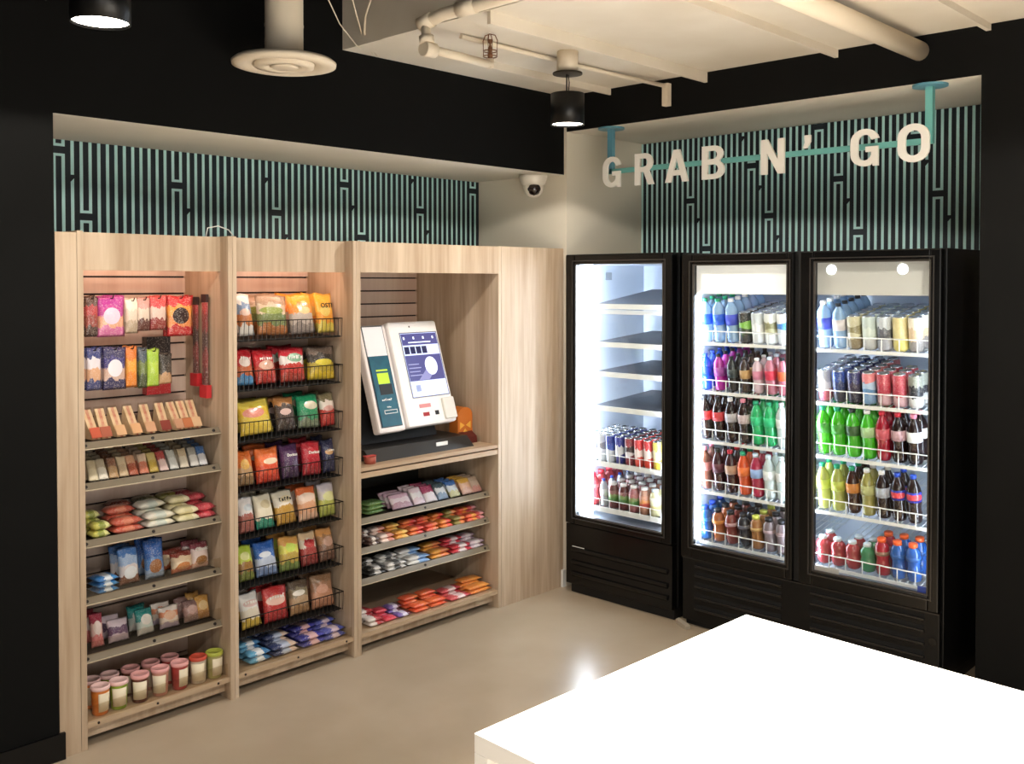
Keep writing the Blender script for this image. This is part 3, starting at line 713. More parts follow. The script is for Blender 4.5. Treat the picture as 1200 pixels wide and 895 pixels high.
# second shelf below the sandwiches: thin flat packs
S2 = [(102,124,['#c9c455','#8f9a3a','#dcdc90'],'yellow green bag of nuts'),(126,163,['#c9553c','#d87a5c','#b84a34'],'red orange jerky pack'),(164,200,['#dcd8c8','#c4ccc0','#e2dcc4'],'white seed pack'),(201,229,['#e6dcae','#d9cf9a','#efe8c4'],'cream cheese cracker pack'),(230,255,['#c03040','#d84a58','#a82434'],'crimson fruit snack pack')]
lay_row(.755 + .018, S2, 'third shelf of left cabinet', G1, 'snack_pack', 'snack pack', y0=3.868, back=1, stack=2, w=.08, h=.031)
SB = [(122,150,['#7a3524','#8c4430'],'dark rust jerky pack'),(152,180,['#5a5a44','#7c7a5a'],'olive trail mix pack'),(182,206,['#8a8440','#b0a850'],'mustard seed pack'),(210,240,['#8c2438','#a83044'],'dark pink fruit pack')]
lay_row(.755 + .018, SB, 'back row of third shelf, left cabinet', G1, 'snack_pack', 'snack pack', y0=4.055, stack=3, w=.07, h=.030)
# sandwich tray: thin cheese and meat sticks fanned
CH = [['#e8d9b4','#d8c49a'],['#efe6d2','#c8b898'],['#c8a070','#8c5a3c'],['#d0b48c','#e0c8a0'],['#b85a3c','#d8a078'],['#d87c5c','#e8c8a8'],['#c8a83c','#d8c070'],['#e8c8c0','#b83a34'],['#e0e0d8','#c8c8bc'],['#e8dcc4','#d0b890'],['#e6e2da','#a8a49a'],['#e8e8ea','#3f74b4']]
CN = ['pale cheese slice pack','white cheese stick pack','brown meat stick pack','tan cracker stack pack','rust salami pack','peach ham pack','mustard cheese pack','pink meat pack','grey white cheese pack','cream cracker pack','silver cheese pack','blue and white cheese pack']
for i in range(12):
    u = 107 + i * 11.9; m = pkg(CH[i], None, axis='Z', speck=.45); rz = -12 + random.uniform(-3, 3)
    for k in range(4):
        y = 3.85 + .034 * k
        place_bag('snack_pack', '%s, slanted on second shelf of left cabinet, %s' % (CN[i], ('front', 'second back', 'third back', 'rearmost')[k]), 'snack pack', .039, .115 + .012 * k, .014, m,
                  (min(xat(u, 3.86) + .002 * k, 2.13), y, .978 + .019), 52, rz, 0, i + k, None, G1, puff=.25)
# wedge sandwiches
BREAD = noisy('sandwich_bread', '#ecd8b4', '#dfc296', .6, 30, 2); FILL = noisy('sandwich_filling', '#c86a58', '#e8c8a8', .6, 40, 2)
WRAP = clear_mat('clear_wrap', (.96, .93, .9, 1), rough=.12); LABELM = mat('sandwich_label', '#e2c7a8', .5)
def wedge(x, y, z, rz, label, tone):
    t = thing('sandwich_wedge', label, 'sandwich', (x, y, z), rz, 'packed sandwiches on the top shelf')
    hw, d, h = .0205, .12, .125
    for s, a, b, m in ((0, -.018, -.006, BREAD), (1, -.006, .006, FILL), (2, .006, .018, BREAD)):
        bm = nb(); prism(bm, [(a, -.05, .004), (a, .055, .004), (a, .03, h - .008)], (b - a, 0, 0)); mk(('bread_slice', 'filling', 'bread_slice')[s], bm, m, t)
    bm = nb(); prism(bm, [(-hw, -.056, 0), (-hw, .062, 0), (-hw, .034, h)], (2 * hw, 0, 0)); mk('clear_box', bm, WRAP, t)
    bm = nb(); prism(bm, [(-.021, -.0565, .012), (-.021, -.030, .05), (-.021, -.0315, .05), (-.021, -.058, .012)], (.042, 0, 0)); mk('front_label', bm, mat('sandwich_label_%s' % tone, tone, .5), t)
TN = ['#c4583a', '#a85a40', '#d8ac80', '#dba878', '#cfa07c', '#8a3a30', '#c89878', '#c2764c', '#d8b48c']
for i, u in enumerate((104, 118, 134, 152, 170, 188, 202, 213, 224)):
    y = 3.93
    wedge(max(xat(u, y), 1.61), y, 1.138 + .0195, math.radians(random.uniform(-6, 6)) , 'clear boxed sandwich wedge on the sandwich shelf, %s from left' % ORD[i], TN[i])
# cookie shelf
CK = [(102,133,680,['#2f7fc8','#dfeaf4','#3b8ed2'],None,'bright blue wrapped biscuit packs','',.05),(134,164,643,['#8a5a44','#e4dcdc','#9db8dc','#4a7cc0'],'#eef2f6','blue and white chocolate chip cookie bag','',0),
      (165,193,633,['#9cb0cc','#5a8ac8','#2c62b0','#2458a4'],'#a86f44','blue cookie bag with cookie picture','',0),(195,227,648,['#d06a3a','#eed8b8','#e4c8a4','#8a3428'],'#d98c4c','cream ginger cookie bag with brown top','',0),(224,253,636,['#d8a48c','#e8d4cc','#e6d2cc','#7a2c3c'],'#9c6a34','pinkish cookie bag with white script','Classic',0)]
for i, (u0, u1, vt, cols, spot, desc, tx, _) in enumerate(CK):
    y = 3.88; zb = .531 + .018; a_, b_ = fit(xat(u0, y), xat(u1, y)); xc = (a_ + b_) / 2; ww = (b_ - a_) * .84
    if i == 0:
        for k in range(3): packet('biscuit_pack', 'bright blue wrapped biscuit pack, cookie shelf left end, %s' % ('bottom', 'middle', 'topmost')[k], 'biscuits', ww, .1, .022, pkg(cols, None, axis='X'), (xc, y, zb + .001 + k * .0226), 5, 0, 0, k, G1)
        continue
    h = zat(vt, (u0 + u1) / 2, y) - zb
    for k in (0, 1):
        place_bag('cookie_bag', desc + (', at the front of the cookie shelf' if not k else ', standing behind its twin'), 'cookie bag', ww, h * (1 if not k else .97), .05, pkg(cols, spot, (.5, .3), (.3, .17)), (xc, y + .075 * k, zb), 10, random.uniform(-5, 5), 0, 200 + i + k,
                  (tx, ww * .24, TXW, .74) if tx and not k else None, G1)
# candy bag shelf
CB = [(102,120,722,['#d87a78','#e8c0b8','#a8344c'],'#f0dcd4','pink candy bag at the shelf left end'),(121,151,744,['#c8b4c0','#6a4a6c','#dccad4'],None,'clear bag of purple and white candies'),(155,181,716,['#d8d4cc','#c8d4cc','#2c8f8c','#1f8784'],'#e4e0d8','teal topped candy bag'),
      (182,210,716,['#b8a4b4','#e8d4c4','#e08c64','#efe4da'],'#e8b898','white and orange candy bag'),(211,233,711,['#9c7c74','#b89088','#8c6c68'],'#c8a49c','mauve brown candy bag'),(232,256,698,['#b8844c','#d8a85c','#cf9a4a'],'#e4c48c','golden caramel bag')]
for i, (u0, u1, vt, cols, spot, desc) in enumerate(CB):
    y = 3.88; zb = .305 + .018; a_, b_ = fit(xat(u0, y), xat(u1, y)); xc = (a_ + b_) / 2; ww = (b_ - a_) * .84
    h = max(.09, zat(vt, (u0 + u1) / 2, y) - zb)
    for k in (0, 1):
        place_bag('candy_bag', desc + (', front of fifth shelf' if not k else ', second one back'), 'candy bag', ww, h, .045, pkg(cols, spot, (.5, .55), (.3, .2)), (max(xc, 1.577 + ww / 2) - .002 * k, y + .068 * k, zb), 16, random.uniform(-6, 6), 0, 300 + i + k, None, G1)
# tubs
def tub(x, y, body, lid, cols_desc, where):
    t = thing('candy_tub', cols_desc + ', ' + where, 'tub', (x, y, .0978), random.uniform(0, 6), 'lidded candy tubs')
    bm = nb(); lathe(bm, [(0, 0), (.030, 0), (.032, .003), (.037, .10), (.036, .104)], 24); mk('cup', bm, body, t)
    bm = nb(); lathe(bm, [(.0375, .100), (.040, .102), (.040, .112), (.037, .116), (.033, .116), (.032, .113), (0, .113)], 24); mk('lid', bm, lid, t)
    bm = nb()
    for k in range(8): a0 = -1.0 + k * .2; 
    n = 10; R0, R1 = .0335, .0365
    vs = []
    for k in range(n + 1):
        a = -.9 + 1.8 * k / n
        vs.append((bm.verts.new((R0 * math.cos(a), R0 * math.sin(a), .015)), bm.verts.new((R1 * math.cos(a) * 1.008, R1 * math.sin(a) * 1.008, .09))))
    for p, q in zip(vs, vs[1:]): bm.faces.new((p[0], q[0], q[1], p[1])).smooth = True
    l = mk('paper_label', bm, mat('tub_label', '#e9dcc0', .6), t); sm = l.modifiers.new('s', 'SOLIDIFY'); sm.thickness = .0008; sm.offset = 1
    t.scale = (.93, .93, .96); t.rotation_euler.z = math.radians(-95) + random.uniform(-.6, .6)
LP = mat('lid_pink', '#e9a9a6', .4); LPW = mat('lid_pale_pink', '#f0c8c4', .4); LR = mat('lid_red', '#c8503c', .4); LG = mat('lid_lime', '#b4bc4c', .4)
TB = [(113,'#e8873a',LPW,'orange candy tub'),(135,'#9cb83c',LPW,'lime green candy tub'),(160,'#6e3c2c',LP,'brown chocolate tub'),(184,'#d99c88',LP,'rose candy tub'),(207,'#b84a44',LP,'red patterned tub'),(229,'#dccab4',LR,'cream tub with red lid'),(253,'#c0b878',LG,'olive tub with lime lid')]
for i, (u, c, lid, d) in enumerate(TB):
    y = 3.80; x = xat(u, y)
    b = noisy('tub_body_%d' % i, c, c, .35, 20)
    cr = [n for n in b.node_tree.nodes if n.type == 'VALTORGB'][0]; cc = lin(c); cr.color_ramp.elements[0].color = (cc[0] * .6, cc[1] * .6, cc[2] * .6, 1)
    for k in range(2 if i < 5 else 1):
        tub(min(max(x, 1.618), 2.144) + .002 * k, y + k * .088, b, lid, d, 'left cabinet floor, ' + ('front row', 'second row', 'third row')[k])

# ---- hanging packs on pegs at the top of the left cabinet
G0 = 'packs hanging from pegs'
PEG = mat('peg_steel', '#3a3230', .35, .6)
def peg_pack(u0, u1, vt, vb, cols, spot, desc, y=3.93, name='hanging_snack_bag', n=2, lev='top peg row', sr=(.3, .2), sc=(.5, .5), tx=None):
    x0, x1 = xat(u0, y), xat(u1, y); xc = max((x0 + x1) / 2, 1.578 + (x1 - x0) / 2); zt = zat(vt, (u0 + u1) / 2, y); zb = zat(vb, (u0 + u1) / 2, y); ww = x1 - x0
    m = pkg(cols, spot, sc, sr)
    for k in range(n):
        place_bag(name, '%s, %s%s' % (desc, lev, '' if not k else ', second one behind'), 'snack bag', ww, zt - zb, .028, m, (xc, y + k * .035, zb), 0, random.uniform(-4, 4), 0, int(u0) + k, tx if not k else None, G0)
    bm = nb(); z = zt - .008; tube(bm, [(xc, 4.106, z), (xc, y - .02, z), (xc, y - .028, z + .012)], .0025, 6)
    tag(mk('display_peg', bm, PEG), 'steel peg holding the %s' % desc, 'peg', 'steel display pegs')
def peg_row():
    A_ = [(99,115,347,395,['#3a1c18','#8a3a30','#a83a3c','#4a2a20'],None,'dark brown beef jerky bag'),(113,146,347,395,['#c86a9c','#d8a080','#b0388c','#a8308c'],'#e8c8dc','purple berry snack bag with round emblem'),
          (146,162,350,391,['#b8a48c','#dccab8','#e8dccc'],None,'cream cheese stick pack'),(160,176,349,388,['#5a2a24','#d8c8b8','#c89890'],None,'clear pack of brown sticks'),
          (175,195,347,387,['#8a2a28','#d8c0b4','#d0484c'],None,'pack of white sticks with red header'),(195,226,347,394,['#b8262c','#d8884c','#e89a40','#c82c34'],'#2c1614','red and orange jerky bag with dark badge')]
    for a in A_: peg_pack(*a, tx=None)
    B_ = [(100,118,408,458,['#3c4478','#d8a884','#e0dce4','#2f3a78'],None,'blue peanut bag'),(119,147,407,457,['#2c2a5a','#c8a898','#3a3478','#2c2858'],'#e8e4ec','navy almond bag with white oval'),
          (146,160,406,454,['#e88a2c','#f0a43c','#d87828'],None,'orange candy nut bag'),(161,172,408,455,['#3a4a2c','#6a7c3a','#4a5a68'],None,'olive pistachio bag'),(171,186,409,453,['#a8cc3c','#b8d848','#9cc434'],None,'lime green pistachio bag'),(185,201,414,450,['#c8a078','#3c342c','#2c2824'],None,'black trail nut bag')]
    for a in B_: peg_pack(*a, lev='second peg row')
peg_row()
# clip strips of meat sticks on the right side panel
for i, (u, y, v0, v1, c, d) in enumerate(((229, 4.06, 349, 452, '#7a201c', 'back'), (240, 3.96, 346, 466, '#7c1a1e', 'front'))):
    x = 2.165; yy = yat(u, x)
    zt = H + (330 - v0) / 1150 * (x * .725 + yy * .689); zb = H + (330 - v1) / 1150 * (x * .725 + yy * .689)
    t = thing('meat_stick_strip', 'long dark red strip of meat sticks hanging on the side wall, %s one' % d, 'snack strip', (x, yy, 0), 0)
    bm = nb(); box(bm, (-.006, -.014, zb + .05), (.006, .014, zt)); mk('strip', bm, pkg(['#5a1814', c, '#3a100e', c, '#b02a30'], None, speck=.5), t)
    bx('bottom_tray', (-.012, -.03, zb), (.012, .03, zb + .055), mat('tray_red', '#c22a30', .4), t)
    bx('header', (-.007, -.02, zt - .03), (.007, .02, zt + .005), mat('header_dark', '#3a2422', .5), t)
bm = nb(); box(bm, (1.98, 4.06, 1.30), (2.09, 4.10, 1.55)); tag(mk('display_strip', bm, pkg(['#c8282e', '#2a2020', '#1c1818', '#241c1c'], None, speck=.15)), 'dark backing card with red foot behind the hanging strips', 'display')

# ------------------------------------------------------------------ kiosk
kx0, kx1 = 3.115, 3.665; kh = .57; tilt = math.radians(-17.5)
t = thing('payment_kiosk', 'white slanted self checkout kiosk with lit screen on the oak counter', 'kiosk', (kx0, 3.875, 1.03))
t.rotation_euler = Euler((tilt, 0, math.radians(3)), 'XYZ')
W = kx1 - kx0
KW = mat('kiosk_white', '#fbf9f8', .3); 
def kb(name, s0, s1, t0, t1, y0, y1, m, bev=0): return bx(name, (s0 * W, y0, t0 * kh), (s1 * W, y1, t1 * kh), m, t, bev)
kb('side_module', 0, .335, -.01, .985, .004, .06, mat('kiosk_pinkish', '#f0e6e2', .3), .012)
kb('main_body', .35, 1.0, 0, 1, -.012, .06, KW, .014)
kb('poster_frame', .03, .295, .035, .975, .0025, .0038, mat('frame_slate', '#39414a', .4)); kb('poster', .04, .285, .69, .965, .0, .0035, mat('poster_white', '#f2f1f4', .4))
tp = kb('poster_panel', .045, .29, .045, .69, -.0005, .0035, noisy('poster_teal', '#1d6072', '#185264', .4, 20, 2))
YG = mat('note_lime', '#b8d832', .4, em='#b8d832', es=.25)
def sub(name, s0, s1, t0, t1, y0, y1, m, p=tp):
    o = bx(name, (s0 * W, y0, t0 * kh), (s1 * W, y1, t1 * kh), m); o.parent = p; return o
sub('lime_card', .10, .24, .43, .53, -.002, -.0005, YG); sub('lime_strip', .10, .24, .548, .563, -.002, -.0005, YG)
sub('black_card', .10, .255, .33, .425, -.002, -.0005, TXK)
blurred_word(.13 * W, .012, TXW, tp, (.165 * W, -.0014, .275 * kh), 6, 3); blurred_word(.05 * W, .007, TXW, tp, (.17 * W, -.0014, .21 * kh), 4, 5)
bmf = nb()
for a in ((.10, .26, .155, .16), (.10, .26, .185, .19), (.10, .105, .155, .19), (.255, .26, .155, .19)): box(bmf, (a[0] * W, -.002, a[2] * kh), (a[1] * W, -.0005, a[3] * kh))
o = mk('white_outline', bmf, TXW); o.parent = tp
SCR = mat('screen_violet', '#3d3c66', .2, em='#5a5a94', es=.55); SCL = mat('screen_pale', '#b9c4ea', .2, em='#c4d0f2', es=.7); SCD = mat('screen_icon', '#2a2b4c', .2, em='#34365c', es=.3); SCW = mat('screen_white', '#dfe4f4', .3, em='#dde4f6', es=.7)
scr = kb('screen', .475, .96, .27, .88, -.0135, -.010, SCL)
bez = nb(); 
for a in ((.47, .965, .262, .27), (.47, .965, .88, .888), (.467, .475, .262, .888), (.96, .968, .262, .888)): box(bez, (a[0] * W, -.0145, a[2] * kh), (a[1] * W, -.010, a[3] * kh))
mk('bezel', bez, mat('bezel_grey', '#6d6f7d', .4), t)
sub('title_bar', .48, .955, .765, .875, -.0145, -.0135, SCR, scr)
sub('content_area', .48, .955, .42, .665, -.0145, -.0135, SCR, scr)
for k in range(4): sub('menu_icon', .49 + k * .078, .555 + k * .078, .68, .75, -.0145, -.0135, SCD, scr)
bm = nb(); n = 24; cx_, cz_ = .80 * W, .555 * kh
prism(bm, [(cx_ + .045 * math.cos(2 * PI * k / n), -.0155, cz_ + .05 * math.sin(2 * PI * k / n)) for k in range(n)], (0, .001, 0)); o = mk('round_graphic', bm, SCW); o.parent = scr
bm = nb(); prism(bm, [(.60 * W, -.0148, .425 * kh), (.74 * W, -.0148, .425 * kh), (.83 * W, -.0148, .50 * kh), (.73 * W, -.0148, .53 * kh)], (0, .0005, 0)); o = mk('beam_graphic', bm, mat('screen_beam', '#7f7fae', .3, em='#7f7fae', es=.5)); o.parent = scr
for k in range(4): sub('text_line', .50, .66 - .02 * (k % 2), .47 + .035 * k, .478 + .035 * k, -.0149, -.0145, mat('screen_text', '#9a9cc4', .3, em='#9a9cc4', es=.4), scr)
sub('text_line', .56, .86, .785, .795, -.0152, -.0145, SCW, scr)
for k in range(4): sub('header_icon', .50 + k * .13, .52 + k * .13, .82, .845, -.0152, -.0145, SCW, scr)
sub('code_icon', .54, .60, .32, .38, -.0145, -.0135, mat('screen_grey', '#8a96bc', .3, em='#8a96bc', es=.5), scr)
kb('card_reader', .83, .985, .03, .235, -.030, -.011, mat('reader_white', '#e6e4dc', .35), .006)
kb('red_sticker', .53, .68, .165, .2, -.0135, -.012, mat('sticker_pink', '#e59a9c', .5)); kb('red_mark', .56, .64, .085, .12, -.0135, -.012, mat('mark_red', '#a82a30', .5)); kb('black_mark', .72, .77, .085, .125, -.0135, -.012, TXK)
bm = nb(); tube(bm, [(.62 * W, -.0125, .945 * kh), (.62 * W, -.010, .945 * kh)], .005, 12); mk('front_camera', bm, TXK, t)
t = thing('kiosk_stand', 'black metal base and bracket under the white kiosk', 'stand', (0, 0, 0))
bm = nb(); prism(bm, [(3.00, 3.80, .9005), (3.00, 4.25, .9005), (3.00, 4.25, .955), (3.00, 3.86, .955)], (.70, 0, 0)); mk('base_plate', bm, mat('stand_grey', '#262422', .45), t)
bm = nb(); prism(bm, [(2.98, 3.99, .956), (2.98, 4.30, .956), (2.98, 4.30, 1.45), (2.98, 4.17, 1.42)], (.62, 0, 0)); mk('bracket', bm, BLACKM, t)
bx('white_sticker', (3.45, 3.826, .925), (3.53, 3.830, .945), WHITEP, t).rotation_euler = (0, 0, 0)
# orange display box and red cup
OR = mat('box_orange', '#c8702a', .45); OY = mat('box_yellow', '#e8b04a', .45); OD = mat('box_maroon', '#5a1c14', .5)
x = xat(548, 3.925)
t = thing('orange_display_box', 'orange round topped box with yellow pattern beside the kiosk foot', 'box', (x - .02, 3.925, .9005))
bm = nb(); pts = [(-.055, 0), (.055, 0), (.055, .15)] + [(.055 * math.cos(a), .15 + .045 * math.sin(a)) for a in [k * PI / 8 for k in range(1, 8)]] + [(-.055, .15)]
prism(bm, [(p[0], 0, p[1]) for p in pts], (0, .07, 0)); mk('back_card', bm, OR, t)
bm = nb(); prism(bm, [(-.05, -.045, 0), (-.05, .0, 0), (-.05, 0, .06), (-.05, -.04, .035)], (.10, 0, 0)); mk('front_bin', bm, OD, t)
bm = nb()
for q in ([(-.04, .075), (-.005, .095), (-.04, .115)], [(.04, .075), (.005, .095), (.04, .115)], [(-.03, .045), (0, .075), (.03, .045)]): prism(bm, [(p[0], -.002, p[1]) for p in q], (0, .002, 0))
mk('yellow_pattern', bm, OY, t)
x = xat(433, 3.80)
t = thing('card_holder', 'small red card holder at the left end of the oak counter', 'holder', (x, 3.80, .9005))
bm = nb(); lathe(bm, [(0, 0), (.028, 0), (.030, .035), (.027, .035), (.025, .004), (0, .004)], 20); mk('cup', bm, mat('holder_red', '#a4503e', .45), t)
bx('card', (-.035, -.012, .036), (.03, .012, .040), mat('card_red', '#c84a40', .5), t)

# ------------------------------------------------------------------ drinks
def liquid(name, c, tr=0., r=.12): return mat('drink_' + name, c, r, tr=tr, coat=.5)
PROF = {
 'soda': [(0,.004),(.022,0),(.029,.004),(.032,.016),(.0325,.045),(.0295,.072),(.0305,.09),(.0335,.105),(.0335,.150),(.030,.168),(.021,.190),(.014,.203),(.0125,.208),(.0125,.214),(0,.214)],
 'water': [(0,.004),(.024,0),(.031,.004),(.033,.02),(.031,.03),(.033,.04),(.031,.05),(.033,.06),(.031,.07),(.033,.085),(.033,.15),(.030,.175),(.018,.196),(.0125,.205),(.0125,.211),(0,.211)],
 'sports': [(0,.003),(.028,0),(.035,.006),(.0355,.05),(.0315,.07),(.0315,.09),(.0365,.105),(.0365,.125),(.033,.150),(.021,.168),(.019,.172),(0,.172)],
 'juice': [(0,.003),(.026,0),(.031,.005),(.0315,.04),(.0295,.055),(.0315,.075),(.0315,.105),(.024,.128),(.0175,.136),(0,.136)],
 'apple': [(0,.003),(.022,0),(.030,.006),(.034,.03),(.034,.055),(.030,.068),(.0335,.082),(.032,.098),(.020,.112),(.0165,.116),(0,.116)],
}
CAPS = {'soda': (.0145, .211, .229), 'water': (.0145, .208, .224), 'sports': (.0215, .170, .190), 'juice': (.0195, .133, .150), 'apple': (.018, .114, .128)}
LBL = {'soda': (.0338, .104, .151), 'water': (.0336, .09, .145), 'sports': (.037, .106, .126), 'juice': (.0319, .04, .105), 'apple': None}
CAN = {'slim': (.0265, .157), 'tall': (.0330, .158), 'short': (.0330, .122)}
def make_drink(kind, body, cap=None, lab=None, sc=1.0):
    if kind in CAN:
        R, h = CAN[kind]
        nm = 'energy_drink_can' if kind != 'short' else 'soda_can'
        bm = nb(); lathe(bm, [(0, .002), (R * .78, 0), (R * .9, .006), (R, .014), (R, h - .016), (R * .86, h - .003)], 18); o = mk(nm, bm, body)
        bm = nb(); lathe(bm, [(R * .87, h - .004), (R * .87, h), (R * .80, h), (R * .76, h - .004), (0, h - .004)], 18); mk('lid', bm, SILVER, o)
    else:
        nm = {'soda': 'soda_bottle', 'water': 'water_bottle', 'sports': 'sports_drink_bottle', 'juice': 'juice_bottle', 'apple': 'juice_bottle'}[kind]
        bm = nb(); lathe(bm, PROF[kind], 18); o = mk(nm, bm, body)
        r, z0, z1 = CAPS[kind]; bm = nb(); lathe(bm, [(0, z0), (r, z0), (r, z1 - .002), (r - .002, z1), (0, z1)], 14); mk('cap', bm, cap, o)
        if lab and LBL[kind]:
            r, z0, z1 = LBL[kind]; bm = nb(); lathe(bm, [(r - .003, z0), (r, z0), (r, z1), (r - .004, z1)], 18); mk('label_sleeve', bm, lab, o)
    o.scale = (1, 1, sc) if False else (sc, sc, sc)
    return o
W_ = lambda c, n: mat('cap_' + n, c, .35)
cW, cG, cK, cR, cB, cO, cP, cY, cC = W_('#eceae8', 'white'), W_('#1fa070', 'green'), W_('#1c1c20', 'black'), W_('#c8283a', 'red'), W_('#2c50c0', 'blue'), W_('#f0642c', 'orange'), W_('#e88aa0', 'pink'), W_('#d8dc60', 'yellow'), W_('#cdd6dc', 'clear')
def can_m(cols, spot=None, speck=.2): return pkg(cols, spot, (.5, .6), (.6, .14), speck=speck, r=.3)
COLA = liquid('cola', '#241412'); 
